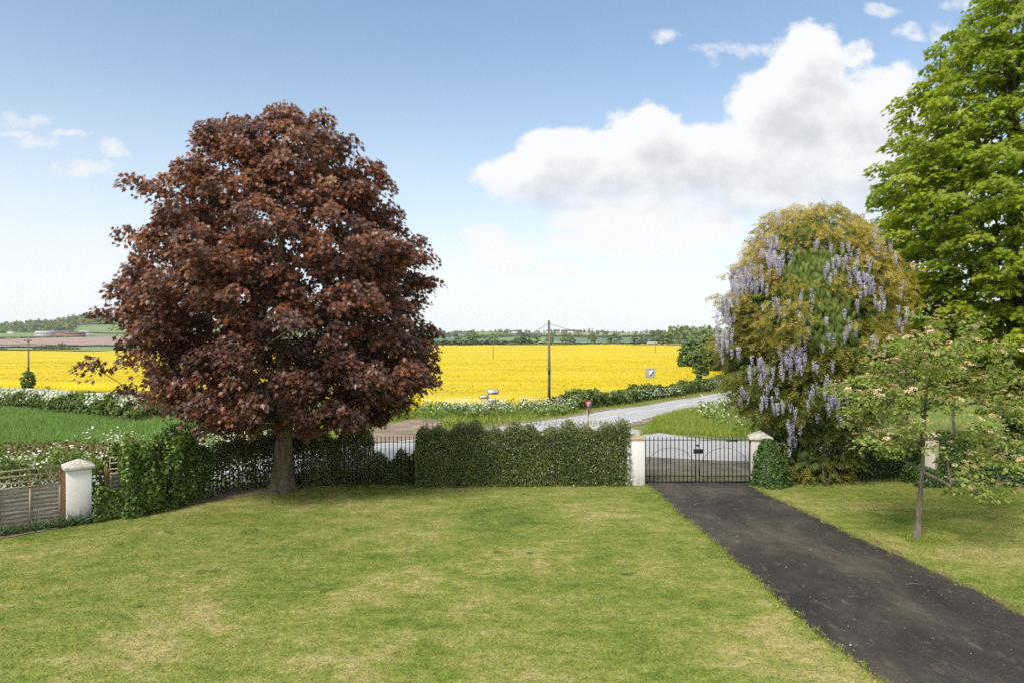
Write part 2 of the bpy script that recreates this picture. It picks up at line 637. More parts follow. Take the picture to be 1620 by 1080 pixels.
M_grassblade = leaf_mat('verge_blade', [(0, (0.13, 0.19, 0.024)), (0.5, (0.225, 0.285, 0.038)), (0.85, (0.32, 0.345, 0.062)), (1, (0.42, 0.37, 0.13))], 0.6, 0.2, 0.25, 0.7, 0.35)
M_wheatblade = leaf_mat('wheat_blade', [(0, (0.12, 0.21, 0.055)), (0.5, (0.17, 0.275, 0.07)), (1, (0.23, 0.33, 0.085))], 0.6, 0.2, 0.2, 0.6, 0.2)
M_copper = leaf_mat('copper_leaf', [(0.0, (0.030, 0.019, 0.015)), (0.25, (0.062, 0.034, 0.026)), (0.5, (0.130, 0.056, 0.036)), (0.72, (0.225, 0.080, 0.040)), (0.88, (0.26, 0.085, 0.026)), (1.0, (0.24, 0.16, 0.060))], 0.45, 0.6, 0.22, 0.65, 0.6)
M_green = leaf_mat('maple_leaf', [(0.0, (0.12, 0.165, 0.016)), (0.4, (0.22, 0.285, 0.024)), (0.75, (0.325, 0.37, 0.032)), (1.0, (0.41, 0.435, 0.05))], 0.45, 0.35, 0.42, 0.5, 0.5)
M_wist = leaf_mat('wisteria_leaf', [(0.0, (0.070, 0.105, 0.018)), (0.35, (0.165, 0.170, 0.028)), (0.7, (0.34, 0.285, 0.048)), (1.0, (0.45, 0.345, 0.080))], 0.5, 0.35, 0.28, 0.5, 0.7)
M_conif = leaf_mat('conifer_spray', [(0.0, (0.045, 0.078, 0.012)), (0.5, (0.115, 0.165, 0.026)), (1.0, (0.20, 0.245, 0.050))], 0.6, 0.3, 0.15, 0.4, 0.8)
M_petal = leaf_mat('wisteria_petal', [(0.0, (0.26, 0.22, 0.41)), (0.4, (0.43, 0.385, 0.575)), (0.75, (0.60, 0.565, 0.70)), (1.0, (0.78, 0.755, 0.81))], 0.7, 0.1, 0.25)
M_vib = leaf_mat('wayfaring_leaf', [(0.0, (0.115, 0.165, 0.030)), (0.5, (0.21, 0.27, 0.056)), (0.85, (0.30, 0.355, 0.10)), (1.0, (0.38, 0.42, 0.15))], 0.6, 0.25, 0.36, 0.4, 1.2)
M_umbel = leaf_mat('tan_flower_head', [(0.0, (0.56, 0.36, 0.18)), (0.5, (0.68, 0.50, 0.28)), (1.0, (0.78, 0.70, 0.50))], 0.8, 0.1, 0.1)
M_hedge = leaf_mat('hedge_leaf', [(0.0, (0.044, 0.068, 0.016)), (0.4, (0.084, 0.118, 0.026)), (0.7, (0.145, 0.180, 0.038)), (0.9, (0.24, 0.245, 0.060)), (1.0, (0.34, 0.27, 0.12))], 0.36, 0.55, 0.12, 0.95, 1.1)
M_shrub = leaf_mat('shrub_leaf', [(0.0, (0.045, 0.085, 0.013)), (0.45, (0.090, 0.160, 0.024)), (0.8, (0.155, 0.24, 0.036)), (1.0, (0.26, 0.33, 0.06))], 0.4, 0.5, 0.2, 0.5, 1.0)
M_ivy = leaf_mat('climber_leaf', [(0.0, (0.030, 0.072, 0.014)), (0.5, (0.062, 0.130, 0.024)), (1.0, (0.12, 0.20, 0.04))], 0.4, 0.5, 0.15, 0.4, 2.0)
M_thorn = leaf_mat('hedgerow_leaf', [(0.0, (0.050, 0.085, 0.020)), (0.5, (0.105, 0.150, 0.034)), (0.9, (0.18, 0.23, 0.055)), (1.0, (0.27, 0.29, 0.10))], 0.6, 0.25, 0.2, 0.4, 0.4)
M_far = leaf_mat('far_foliage', [(0.0, (0.10, 0.14, 0.055)), (0.5, (0.16, 0.205, 0.072)), (1.0, (0.25, 0.28, 0.10))], 0.8, 0.1, 0.1, 0.5, 0.03)
M_fardark = leaf_mat('far_dark_foliage', [(0.0, (0.062, 0.09, 0.05)), (0.5, (0.10, 0.135, 0.066)), (1.0, (0.15, 0.185, 0.085))], 0.8, 0.1, 0.1, 0.5, 0.03)
M_blossom = leaf_mat('white_blossom', [(0.0, (0.42, 0.46, 0.32)), (0.6, (0.62, 0.64, 0.52)), (1.0, (0.82, 0.82, 0.78))], 0.8, 0.1, 0.15)
M_parsley = leaf_mat('parsley_green', [(0.0, (0.09, 0.14, 0.03)), (0.6, (0.15, 0.215, 0.045)), (1.0, (0.22, 0.28, 0.075))], 0.6, 0.2, 0.25)
M_strap = leaf_mat('strap_leaf', [(0.0, (0.030, 0.065, 0.020)), (0.6, (0.065, 0.115, 0.038)), (1.0, (0.13, 0.165, 0.08))], 0.45, 0.4, 0.15)


def bark_mat(name, a, b, c, scale=6.0):
    m, n = new_mat(name)
    vec = n.scalevec(n.node('ShaderNodeNewGeometry').outputs['Position'], (1.0, 1.0, 0.22))
    f = n.noise(vec, scale, 8.0, 0.7, 0.4)
    g = n.noise(n.node('ShaderNodeNewGeometry').outputs['Position'], 1.7, 4.0)
    col = n.mix(n.step(g, 0.45, 0.62, 0, 0.6), n.ramp(f, [(0.32, a), (0.55, b), (0.75, c)]), (0.10, 0.105, 0.045))
    finish(n, col, 0.9, 0.15, bump=f, bump_s=0.9, bump_d=0.03)
    return m


M_bark = bark_mat('bark', (0.06, 0.045, 0.032), (0.165, 0.125, 0.088), (0.26, 0.205, 0.145), 9.0)
M_barkd = bark_mat('dark_bark', (0.02, 0.016, 0.012), (0.045, 0.036, 0.026), (0.085, 0.07, 0.05), 9.0)
M_barkg = bark_mat('grey_bark', (0.08, 0.068, 0.054), (0.19, 0.165, 0.13), (0.31, 0.28, 0.235), 14.0)


def paint_mat(name, base, dirt, rough=0.7, height=0.5):
    m, n = new_mat(name)
    pos = n.node('ShaderNodeTexCoord').outputs['Object']
    f = n.noise(n.scalevec(pos, (1.0, 1.0, 0.5)), 5.0, 7.0, 0.65)
    g = n.noise(pos, 45.0, 4.0)
    sep = n.node('ShaderNodeSeparateXYZ')
    n.link(pos, sep.inputs[0])
    splash = n.m('MULTIPLY', n.step(sep.outputs[2], height, 0.0), n.step(f, 0.35, 0.62))
    c = n.mix(n.m('MULTIPLY', n.step(f, 0.55, 0.75), 0.45), base, dirt)
    c = n.mix(n.m('MULTIPLY', splash, 0.55), c, (0.22, 0.20, 0.13))
    finish(n, c, rough, 0.3, bump=g, bump_s=0.25, bump_d=0.006)
    return m


M_white = paint_mat('white_render', (0.70, 0.69, 0.655), (0.55, 0.52, 0.45))
M_cream = paint_mat('weathered_shaded_render', (0.52, 0.48, 0.40), (0.28, 0.25, 0.19))  # weathered cream, darkened to paint in the shade on the railing pillar
M_stone = noise_mat('cap_stone', [(0.3, (0.30, 0.27, 0.22)), (0.55, (0.52, 0.49, 0.43)), (0.75, (0.62, 0.58, 0.52))], 9.0, fine=60, fine_amt=0.15)
M_sandcap = noise_mat('sandy_cap', [(0.3, (0.28, 0.20, 0.11)), (0.55, (0.45, 0.35, 0.21)), (0.75, (0.55, 0.46, 0.33))], 8.0, fine=60, fine_amt=0.2)
M_iron = noise_mat('black_iron', [(0.3, (0.010, 0.010, 0.010)), (0.6, (0.018, 0.017, 0.016)), (0.8, (0.035, 0.026, 0.02))], 12.0, rough=0.5, spec=0.4, bump_s=0.1)
M_rust = noise_mat('worn_finial', [(0.3, (0.10, 0.055, 0.025)), (0.7, (0.22, 0.14, 0.07))], 20.0)
M_wood = noise_mat('grey_fence_wood', [(0.3, (0.24, 0.21, 0.17)), (0.55, (0.41, 0.365, 0.31)), (0.75, (0.53, 0.48, 0.42))], 3.0, stretch=(0.6, 0.6, 7.0), fine=24, fine_amt=0.2, bump_s=0.5)
M_batten = noise_mat('batten_wood', [(0.3, (0.24, 0.185, 0.13)), (0.6, (0.38, 0.31, 0.225)), (0.8, (0.46, 0.39, 0.30))], 6.0, stretch=(1, 1, 0.5), fine=40, fine_amt=0.2)
M_post = noise_mat('brown_post_wood', [(0.3, (0.12, 0.065, 0.028)), (0.6, (0.22, 0.125, 0.055)), (0.8, (0.30, 0.20, 0.11))], 5.0, stretch=(1, 1, 0.25), fine=40, fine_amt=0.2)
M_pole = noise_mat('pole_wood', [(0.3, (0.11, 0.085, 0.062)), (0.6, (0.20, 0.165, 0.125)), (0.8, (0.28, 0.24, 0.19))], 4.0, stretch=(1, 1, 0.15))
M_metal = noise_mat('galvanised', [(0.3, (0.25, 0.25, 0.25)), (0.7, (0.38, 0.38, 0.38))], 8.0, rough=0.5)
M_signback = noise_mat('grey_signback', [(0.3, (0.26, 0.245, 0.235)), (0.7, (0.36, 0.345, 0.335))], 2.0, rough=0.6)
M_signwhite = noise_mat('sign_white', [(0.3, (0.66, 0.68, 0.74)), (0.7, (0.76, 0.77, 0.82))], 5.0, rough=0.4)
M_signblack = noise_mat('sign_black', [(0.3, (0.012, 0.012, 0.014)), (0.7, (0.02, 0.02, 0.024))], 5.0, rough=0.4)
M_signred = noise_mat('sign_red', [(0.3, (0.52, 0.018, 0.022)), (0.7, (0.62, 0.03, 0.03))], 5.0, rough=0.4)
M_signyel = noise_mat('post_cream', [(0.3, (0.42, 0.36, 0.14)), (0.7, (0.5, 0.44, 0.2))], 5.0, rough=0.6)
M_wire = noise_mat('cable', [(0.3, (0.02, 0.02, 0.02)), (0.7, (0.03, 0.03, 0.03))], 5.0, rough=0.6)
M_wall = noise_mat('house_wall', [(0.3, (0.58, 0.56, 0.52)), (0.7, (0.72, 0.70, 0.66))], 0.1)
M_brickw = noise_mat('brick_wall', [(0.3, (0.20, 0.11, 0.075)), (0.7, (0.30, 0.18, 0.13))], 0.2)
M_roof = noise_mat('slate_roof', [(0.3, (0.10, 0.085, 0.08)), (0.7, (0.17, 0.14, 0.13))], 0.2)
M_shed = noise_mat('shed_sheet', [(0.3, (0.33, 0.31, 0.31)), (0.7, (0.45, 0.43, 0.42))], 0.2)
M_window = noise_mat('dark_pane', [(0.3, (0.03, 0.035, 0.04)), (0.7, (0.05, 0.055, 0.06))], 1.0, rough=0.2)
M_litter = leaf_mat('litter', [(0.0, (0.12, 0.075, 0.035)), (0.5, (0.26, 0.19, 0.10)), (0.8, (0.42, 0.38, 0.26)), (1.0, (0.62, 0.62, 0.55))], 0.8, 0.1, 0.1)
M_brick = noise_mat('low_wall_brick', [(0.3, (0.07, 0.045, 0.03)), (0.7, (0.14, 0.09, 0.06))], 6.0, fine=30, fine_amt=0.2)


def field_mat(name, a, b, s=0.02):
    return noise_mat(name, [(0.35, a), (0.65, b)], s, bump_s=0.1, stretch=(0.6, 1.5, 1), fine=0.25, fine_amt=0.10)


M_fgreen = field_mat('far_pasture', (0.135, 0.21, 0.055), (0.185, 0.26, 0.070))
M_fteal = field_mat('far_wheat', (0.085, 0.165, 0.085), (0.115, 0.195, 0.10))
M_fyel = field_mat('far_hay', (0.22, 0.245, 0.085), (0.27, 0.285, 0.11))
M_fbrown = field_mat('far_ploughland', (0.27, 0.19, 0.145), (0.34, 0.245, 0.19))
M_fhill = field_mat('far_hillside', (0.12, 0.17, 0.065), (0.17, 0.215, 0.08))

# ------------------------------------------------------------------ the setting: ground, roads, drive, lawn, fields
def grid_mesh(name, X, Y, Z, mat, kind='structure', rnd=None):
    h, w = X.shape
    V = np.stack([X, Y, Z], -1).reshape(-1, 3)
    idx = np.arange(h * w).reshape(h, w)
    q = np.stack([idx[:-1, :-1], idx[:-1, 1:], idx[1:, 1:], idx[1:, :-1]], -1).reshape(-1, 4)
    o = np_mesh(name, V, q.ravel(), np.arange(len(q)) * 4, mat, None, rnd, True)
    o['kind'] = kind
    return o


ys = np.concatenate([np.array([-120, -60, -30]), np.arange(-20, 60, 1.0), np.geomspace(60, 3000, 190)])
xp = np.concatenate([np.arange(0, 40, 1.0), np.geomspace(40, 3000, 120)])
xs = np.concatenate([-xp[:0:-1], xp])
GX, GY = np.meshgrid(xs, ys)
GZ = terr(GX, GY)
in_garden = (GY < 22) & (GY > -25)
GZ = GZ - np.where(in_garden, 0.03, 0.0)
far_m = np.where(GY > 5000, 1.0, 0.0)
ground = grid_mesh('ground', GX, GY, GZ, M_ground)
ground.data.materials.append(M_fhill)
cy = np.repeat((ys[:-1] + ys[1:]) / 2, len(xs) - 1)
mi = (cy > 330).astype(np.int32)
ground.data.polygons.foreach_set('material_index', mi)


def strip(name, pts, width, mat, lift, n=60, cross=7, kind='structure', wob=0.0, seed=0):
    """ribbon lying on the land along a smooth path"""
    pts = np.array(pts, float)
    t = np.linspace(0, len(pts) - 1, n)
    # Catmull-Rom
    out = []
    for a in t:
        i = min(int(a), len(pts) - 2)
        f = a - i
        p0, p1, p2, p3 = pts[max(i - 1, 0)], pts[i], pts[i + 1], pts[min(i + 2, len(pts) - 1)]
        out.append(0.5 * ((2 * p1) + (-p0 + p2) * f + (2 * p0 - 5 * p1 + 4 * p2 - p3) * f * f + (-p0 + 3 * p1 - 3 * p2 + p3) * f ** 3))
    c = np.array(out)
    d = np.gradient(c, axis=0)
    d = d / np.linalg.norm(d, axis=1, keepdims=True)
    nrm = np.stack([-d[:, 1], d[:, 0]], -1)
    wd = np.broadcast_to(np.interp(t, np.arange(len(pts)), np.broadcast_to(width, (len(pts),))), (n,))
    rng = np.random.default_rng(seed)
    k = np.linspace(-0.5, 0.5, cross)
    wl = 1 + wob * np.convolve(rng.normal(size=n + 4), np.ones(5) / 5, 'valid')
    wr = 1 + wob * np.convolve(rng.normal(size=n + 4), np.ones(5) / 5, 'valid')
    kk = np.where(k[None, :] > 0, k[None, :] * wl[:, None], k[None, :] * wr[:, None])
    X = c[:, 0][:, None] + nrm[:, 0][:, None] * wd[:, None] * kk
    Y = c[:, 1][:, None] + nrm[:, 1][:, None] * wd[:, None] * kk
    Z = terr(X, Y) + lift
    o = grid_mesh(name, X, Y, Z, mat, kind)
    return o, c, nrm


ROAD = [(-40, -6), (-25, 7.5), (-13.2, 19.3), (-5.0, 28.6), (0.8, 37.2), (5.6, 45.6), (13.6, 59.4), (22.5, 75), (32.5, 92.5), (55, 130), (90, 180)]
_, RC, RN = strip('road_verge_earth', ROAD, 7.6, M_dirt, 0.020, n=140, wob=0.10, seed=3)
LANE = [(2.0, 40.0), (3.9, 34.4), (7.6, 30.2), (13.0, 28.7), (21, 27.9), (34, 26.8), (60, 25)]
strip('lane_verge_earth', LANE, [8.0, 9.6, 8.6, 7.6, 7.0, 7.0, 7.0], M_dirt, 0.024, n=90, wob=0.07, seed=4)
strip('lane', LANE, [8.0, 9.2, 7.9, 6.6, 6.0, 5.8, 5.8], M_road, 0.034, n=90, wob=0.015, seed=6)
strip('main_road', ROAD, 5.5, M_road, 0.040, n=140, wob=0.012, seed=5)


def dashes(name, c, nrm, off, i0, i1, dash, gap, w, lift):
    mb = MB()
    seg = np.linalg.norm(np.diff(c, axis=0), axis=1)
    L = np.concatenate([[0], np.cumsum(seg)])
    s = L[i0]
    while s < L[i1]:
        a, b = s, min(s + dash, L[i1])
        q = []
        for ss in np.linspace(a, b, 4):
            x, y = np.interp(ss, L, c[:, 0]), np.interp(ss, L, c[:, 1])
            nx, ny = np.interp(ss, L, nrm[:, 0]), np.interp(ss, L, nrm[:, 1])
            q.append(((x + nx * (off - w / 2), y + ny * (off - w / 2)), (x + nx * (off + w / 2), y + ny * (off + w / 2))))
        for (p, r), (p2, r2) in zip(q[:-1], q[1:]):
            vs = [(v[0], v[1], float(terr(v[0], v[1])) + lift) for v in (p, r, r2, p2)]
            mb.add(vs, [(3, 2, 1, 0)])
        s += dash + gap
    o = mb.build(name, M_paint)
    o['kind'] = 'structure'
    return o


dashes('centre_line_marking', RC, RN, 0.0, 30, 128, 4.0, 2.0, 0.14, 0.048)
dashes('edge_line_marking', RC, RN, 2.45, 30, 128, 5.0, 0.001, 0.10, 0.048)
# give-way dashes across the mouth of the lane
mb = MB()
for k in range(9):
    a = np.array((4.5, 39.2)) + (np.array((7.9, 44.9)) - np.array((4.5, 39.2))) * (k / 8.0)
    d = np.array((0.51, 0.86))
    nn_ = np.array((0.86, -0.51))
    for off in (0.0, 0.4):
        q = [a + nn_ * off, a + nn_ * (off + 0.18), a + nn_ * (off + 0.18) + d * 0.45, a + nn_ * off + d * 0.45]
        mb.add([(v[0], v[1], float(terr(v[0], v[1])) + 0.049) for v in q], [(0, 1, 2, 3)])
mb.build('give_way_marking', M_paint)['kind'] = 'structure'

# field entrance and tyre-worn earth beyond the road
strip('dirt_track', [G(600, 702)[:2], G(622, 690)[:2], G(645, 679)[:2], G(665, 671)[:2], G(672, 664)[:2]], [3.6, 4.5, 4.4, 3.6, 2.4], M_dirt, 0.03, n=24, wob=0.08, seed=8)

# driveway: straight-sided band from the house to the gate, then the apron to the lane
DRV_L = [(4.10, 21.4), (4.20, 20.6), (4.55, 17.5), (4.95, 14.0), (5.05, 11.0), (4.85, 8.5), (4.6, 5.0), (4.5, -6.0)]
DRV_R = [(7.35, 21.4), (7.62, 20.4), (8.0, 17.5), (8.75, 14.0), (9.55, 11.8), (10.2, 9.6), (11.5, 6.0), (13.5, -6.0)]


def px_edge(lst):
    return [tuple(G(x, y)[:2]) for x, y in lst]


DRV_L = [(4.12, 21.4)] + px_edge([(1030, 773), (1075, 812), (1140, 868), (1220, 940), (1300, 1010), (1392, 1079)]) + [(5.2, 5.0), (6.5, -6.0)]
DRV_R = [(7.35, 21.4)] + px_edge([(1210, 782), (1270, 808), (1355, 850), (1450, 893), (1540, 933), (1619, 975)]) + [(10.4, 7.0), (15.0, -6.0)]


def resample(pts, n, wob, rng):
    pts = np.array(pts, float)
    L = np.concatenate([[0], np.cumsum(np.linalg.norm(np.diff(pts, axis=0), axis=1))])
    s = np.linspace(0, L[-1], n)
    x, y = np.interp(s, L, pts[:, 0]), np.interp(s, L, pts[:, 1])
    x = x + wob * np.convolve(rng.normal(size=n + 2), np.ones(3) / 3, 'valid')
    return np.stack([x, y], -1)


rng = np.random.default_rng(11)
dl, dr = resample(DRV_L, 160, 0.045, rng), resample(DRV_R, 160, 0.05, rng)
k = np.linspace(0, 1, 9)[None, :]
DX = dl[:, 0][:, None] * (1 - k) + dr[:, 0][:, None] * k
DY = dl[:, 1][:, None] * (1 - k) + dr[:, 1][:, None] * k
grid_mesh('driveway', DX, DY, 0.022 + 0 * DX + 0.02 * np.sin(k * math.pi), M_drive)
# earth edge showing along both sides of the drive
for side, e in (('', dl), ('', dr)):
    wv_ = np.abs(np.convolve(rng.normal(size=162), np.ones(3) / 3, 'valid'))
    wo, wi = (0.05 * wv_, 0.10) if e is dl else (0.10, 0.05 + 0.22 * wv_)
    EX = np.stack([e[:, 0] - wo, e[:, 0] + wi], -1)
    EY = np.stack([e[:, 1], e[:, 1]], -1)
    grid_mesh('drive_edge_earth', EX, EY, 0.016 + 0 * EX, M_edge)
ax = np.array([[3.4, 8.4], [3.2, 9.0], [2.6, 10.5], [1.8, 13.0]])
AY = np.array([[21.45, 21.45], [23.0, 23.0], [25.5, 25.5], [28.0, 27.6]])
kk = np.linspace(0, 1, 7)[None, :]
AX = ax[:, :1] * (1 - kk) + ax[:, 1:] * kk
AYY = AY[:, :1] * (1 - kk) + AY[:, 1:] * kk
grid_mesh('gate_apron', AX, AYY, terr(AX, AYY) + 0.028, M_apron)

# mown lawn as one sheet with the garden's outline (the drive lies on it)
GARDEN = [(-30, -8), (-17.0, 11.2), (-12.0, 15.75), (-10.2, 17.3), (-8.2, 19.6), (-6.4, 20.75), (-3.0, 21.05), (3.4, 21.3), (8.2, 21.5), (19.5, 21.6), (34, 21.6), (34, -8)]
mb = MB()
mb.add([(x, y, 0.004) for x, y in GARDEN], [tuple(range(len(GARDEN) - 1, -1, -1))])
mb.build('lawn', M_lawn)['kind'] = 'structure'


def inside(poly, x, y):
    poly = np.array(poly, float)
    r = np.zeros(len(x), bool)
    j = len(poly) - 1
    for i in range(len(poly)):
        xi, yi = poly[i]
        xj, yj = poly[j]
        c = ((yi > y) != (yj > y)) & (x < (xj - xi) * (y - yi) / (yj - yi + 1e-12) + xi)
        r ^= c
        j = i
    return r


def blades(name, poly, n, h, w, mat, lift, rng, lean=0.5, dens_y=None, avoid=None, label=None, clumpy=0.0):
    poly = np.array(poly, float)
    lo, hi = poly.min(0), poly.max(0)
    x = rng.uniform(lo[0], hi[0], n * 3)
    y = rng.uniform(lo[1], hi[1], n * 3)
    ok = inside(poly, x, y)
    if dens_y:
        ok &= rng.random(len(x)) < np.clip((dens_y / np.maximum(y, 1)) ** 1.3, 0, 1)
    if clumpy:
        f = np.sin(x * 1.7 + 2 * np.sin(y * 0.9)) * np.sin(y * 1.9 + 2 * np.sin(x * 1.1))
        ok &= rng.random(len(x)) < np.clip(0.6 + clumpy * f, 0.05, 1)
    if avoid is not None:
        for a in avoid:
            ok &= ~inside(a, x, y)
    x, y = x[ok][:n], y[ok][:n]
    N = len(x)
    z = terr(x, y) + lift
    tip = np.stack([rng.normal(0, lean, N), rng.normal(0, lean, N), np.ones(N)], -1)
    f = np.stack([rng.normal(0, 1, N), -np.abs(rng.normal(0.7, 0.5, N)), rng.normal(0.3, 0.3, N)], -1)
    o = scatter(name, 'blade', np.stack([x, y, z], -1), tip, f, h * rng.uniform(0.55, 1.3, N), rng.random(N), mat, None, w * rng.uniform(0.6, 1.4, N))
    tag(o, label, None, None, 'stuff')
    return o


drive_poly = list(map(tuple, dl)) + list(map(tuple, dr[::-1]))
VIS = [(-15.5, 12.6), (-12.0, 15.75), (-10.2, 17.3), (-8.2, 19.6), (-6.4, 20.75), (-3.0, 21.05), (3.4, 21.3), (8.2, 21.45), (18, 21.5), (18, 18), (13, 7.6), (-13, 7.6)]
blades('lawn_grass', VIS, 330000, 0.036, 0.011, M_blade, 0.0, np.random.default_rng(21), 0.7, dens_y=12.0, avoid=[drive_poly], label='short mown grass of the lawn, patchy green and straw')
rng = np.random.default_rng(24)
for e, sgn, lab in ((dl, 1, 'left'), (dr, -1, 'right')):
    n = 5200
    ii = rng.uniform(2, 118, n)
    ex_ = np.interp(ii, np.arange(160), e[:, 0])
    ey_ = np.interp(ii, np.arange(160), e[:, 1])
    cl_ = 0.05 + 0.05 * np.sin(ii * 1.9) + 0.04 * np.sin(ii * 4.7)
    px_ = ex_ + sgn * (cl_ - np.abs(rng.normal(0, 0.09, n)))
    tipd = np.stack([sgn * 0.5 + rng.normal(0, 0.6, n), rng.normal(0, 0.6, n), np.full(n, 0.9)], -1)
    o = scatter('edge_grass', 'blade', np.stack([px_, ey_, np.full(n, 0.005)], -1), tipd, np.stack([rng.normal(0, 0.6, n), np.full(n, -0.9), np.full(n, 0.4)], -1), 0.07 * rng.uniform(0.5, 1.3, n), rng.random(n), M_grassblade, None, 0.012)
    tag(o, 'ragged grass creeping over the ' + lab + ' edge of the driveway', None, None, 'stuff')
# longer grass at the foot of hedges, pillar and tree
rng = np.random.default_rng(22)
foot = [(-12.3, 15.2), (-10.0, 17.0), (-8.0, 19.3), (-6.2, 20.25), (3.3, 20.55), (3.9, 20.4), (4.1, 20.9), (3.4, 21.3), (-3, 21.05), (-6.4, 20.75), (-8.2, 19.8), (-12.5, 15.9)]
blades('rough_grass', foot, 5000, 0.10, 0.012, M_grassblade, 0.0, rng, 0.5, label='longer rough grass along the foot of the hedge', clumpy=0.5)

# wheat field on the left
def patch_sheet(name, corners, mat, lift, nx=24, ny=16, kind='structure'):
    a, b, c, d = [np.array(p[:2], float) for p in corners]      # near-left, near-right, far-right, far-left
    u = np.linspace(0, 1, nx)[None, :, None]
    v = np.linspace(0, 1, ny)[:, None, None]
    Q = (a * (1 - u) + b * u) * (1 - v) + (d * (1 - u) + c * u) * v
    X, Y = Q[..., 0], Q[..., 1]
    return grid_mesh(name, X, Y, terr(X, Y) + lift, mat, kind)


W1, W2, W3, W4 = (-62.0, 24.5), (-13.5, 30.5), (-17.0, 47.0), (-75.0, 66.0)
WHEAT = [W1, (-30, 26.5), (-17.5, 29), W2, (-15.0, 38.0), W3, (-26, 51.0), W4]
patch_sheet('wheat_field', (W1, W2, W3, W4), M_wheat, 0.10, 60, 30)
blades('wheat_crop', [(-40, 25.2), (-17.5, 27.6), W2, W3, (-30, 52), (-52, 58)], 110000, 0.34, 0.05, M_wheatblade, 0.08, np.random.default_rng(23), 0.35, label='young green wheat growing in the field')

# rapeseed
RN0 = [(-260, 190), (-130, 128), (-78, 103), (-46, 87), (-25, 70), (-13, 60), (-3.5, 57.5), (3.5, 61), (11, 72), (22, 90), (33, 110), (62, 150), (105, 205)]
rape_far = []
near = np.array(RN0, float)
tt = np.linspace(0, 1, 150)
Ls = np.concatenate([[0], np.cumsum(np.linalg.norm(np.diff(near, axis=0), axis=1))])
nx_ = np.interp(tt * Ls[-1], Ls, near[:, 0])
ny_ = np.interp(tt * Ls[-1], Ls, near[:, 1])
far_pts = [(-560, 430), (-250, 405), (-60, 430), (80, 470), (190, 480), (245, 440)]
fp = np.array(far_pts, float)
Lf = np.concatenate([[0], np.cumsum(np.linalg.norm(np.diff(fp, axis=0), axis=1))])
fx_ = np.interp(tt * Lf[-1], Lf, fp[:, 0])
fy_ = np.interp(tt * Lf[-1], Lf, fp[:, 1])
v = np.concatenate([[0, 0.0, 0.004, 0.010], np.geomspace(0.018, 1.0, 90)])[:, None]
RX = nx_[None, :] * (1 - v) + fx_[None, :] * v
RY = ny_[None, :] * (1 - v) + fy_[None, :] * v
rise = np.concatenate([[0.0, 0.55, 0.95, 1.1], np.full(90, 1.15)])[:, None]
bump = 0.09 * np.sin(RX * 0.9 + 2 * np.sin(RY * 0.31)) * np.sin(RY * 0.7 + RX * 0.2) + 0.12 * np.sin(RX * 0.13) * np.sin(RY * 0.11 + 1)
RZ = terr(RX, RY) + rise + np.where(rise > 0.9, bump, 0)
grid_mesh('rapeseed_field', RX, RY, RZ, M_rape, 'stuff')['label'] = 'bright yellow rapeseed in flower filling the big field'
rng = np.random.default_rng(31)
n = 95000
vv = rng.random(n) ** 1.9 * 0.34
uu = rng.uniform(0.10, 0.93, n)
bx = np.interp(uu, tt, nx_) * (1 - vv) + np.interp(uu, tt, fx_) * vv
by = np.interp(uu, tt, ny_) * (1 - vv) + np.interp(uu, tt, fy_) * vv
edge = np.clip(vv / 0.014, 0, 1)
bz = terr(bx, by) + 0.45 + 0.70 * edge + rng.uniform(-0.35, 0.14, n) * np.clip(1.2 - vv * 3, 0.2, 1)
grn = rng.random(n)
grn = np.where(rng.random(n) < 0.30 * (1 - edge * 0.85) + 0.02, grn * 0.24, 0.27 + 0.73 * grn)
o = scatter('rapeseed_flowers', 'clump', np.stack([bx, by, bz], -1), rdir(rng, n), rdir(rng, n) + np.array((0, -0.6, 0.7)), (0.12 + 0.0006 * by) * np.where(grn < 0.25, 0.65, 1.0), grn, M_rapef)
tag(o, 'yellow rapeseed flower heads and green stems at the near side of the field', None, None, 'stuff')

# patchwork of far fields on the hillside
def far_field(name, pix, mat, lift=0.5):
    # pix: near-left, near-right, far-right, far-left picture points on the hill
    c = [G(x, y, y0=380) for x, y in pix]
    return patch_sheet(name, c, mat, lift, 40, 14)


far_field('far_pasture', [(-260, 553.5), (640, 549), (640, 545.5), (-260, 547.5)], M_fgreen)
far_field('far_ploughland', [(-300, 546.5), (420, 545), (250, 531.5), (-250, 538)], M_fbrown, 0.9)
far_field('far_pasture', [(-120, 536.5), (62, 534.2), (64, 529), (-110, 530)], M_fgreen, 1.4)
far_field('far_pasture', [(95, 525.5), (250, 528), (300, 513), (130, 519)], M_fgreen, 1.6)
far_field('far_hay_field', [(110, 514.5), (320, 513), (320, 509), (120, 511)], M_fyel, 1.8)
far_field('far_wheat_field', [(600, 545.5), (745, 541.2), (752, 536.2), (600, 525)], M_fteal, 1.2)
far_field('far_pasture', [(745, 534.6), (812, 532.0), (788, 525.2), (726, 524.6)], M_fgreen, 1.6)
far_field('far_pasture', [(640, 527.0), (722, 526.0), (722, 523.4), (640, 523.0)], M_fgreen, 2.0)
far_field('far_pasture', [(790, 544.0), (905, 544.6), (862, 535.4), (772, 536.2)], M_fgreen, 1.5)
far_field('far_wheat_field', [(900, 544.2), (1120, 543.6), (1120, 534.2), (842, 534.6)], M_fteal, 1.3)
far_field('far_hay_field', [(845, 531.8), (1100, 531.4), (1100, 527.6), (900, 527.2)], M_fyel, 1.9)
far_field('far_hay_field', [(1000, 548), (1140, 548), (1140, 545.4), (1010, 545.4)], M_rape, 1.0)
# ------------------------------------------------------------------ trees
def profile_r(prof, z):
    p = np.array(prof, float)
    return np.interp(z, p[:, 0], p[:, 1], left=0, right=0)


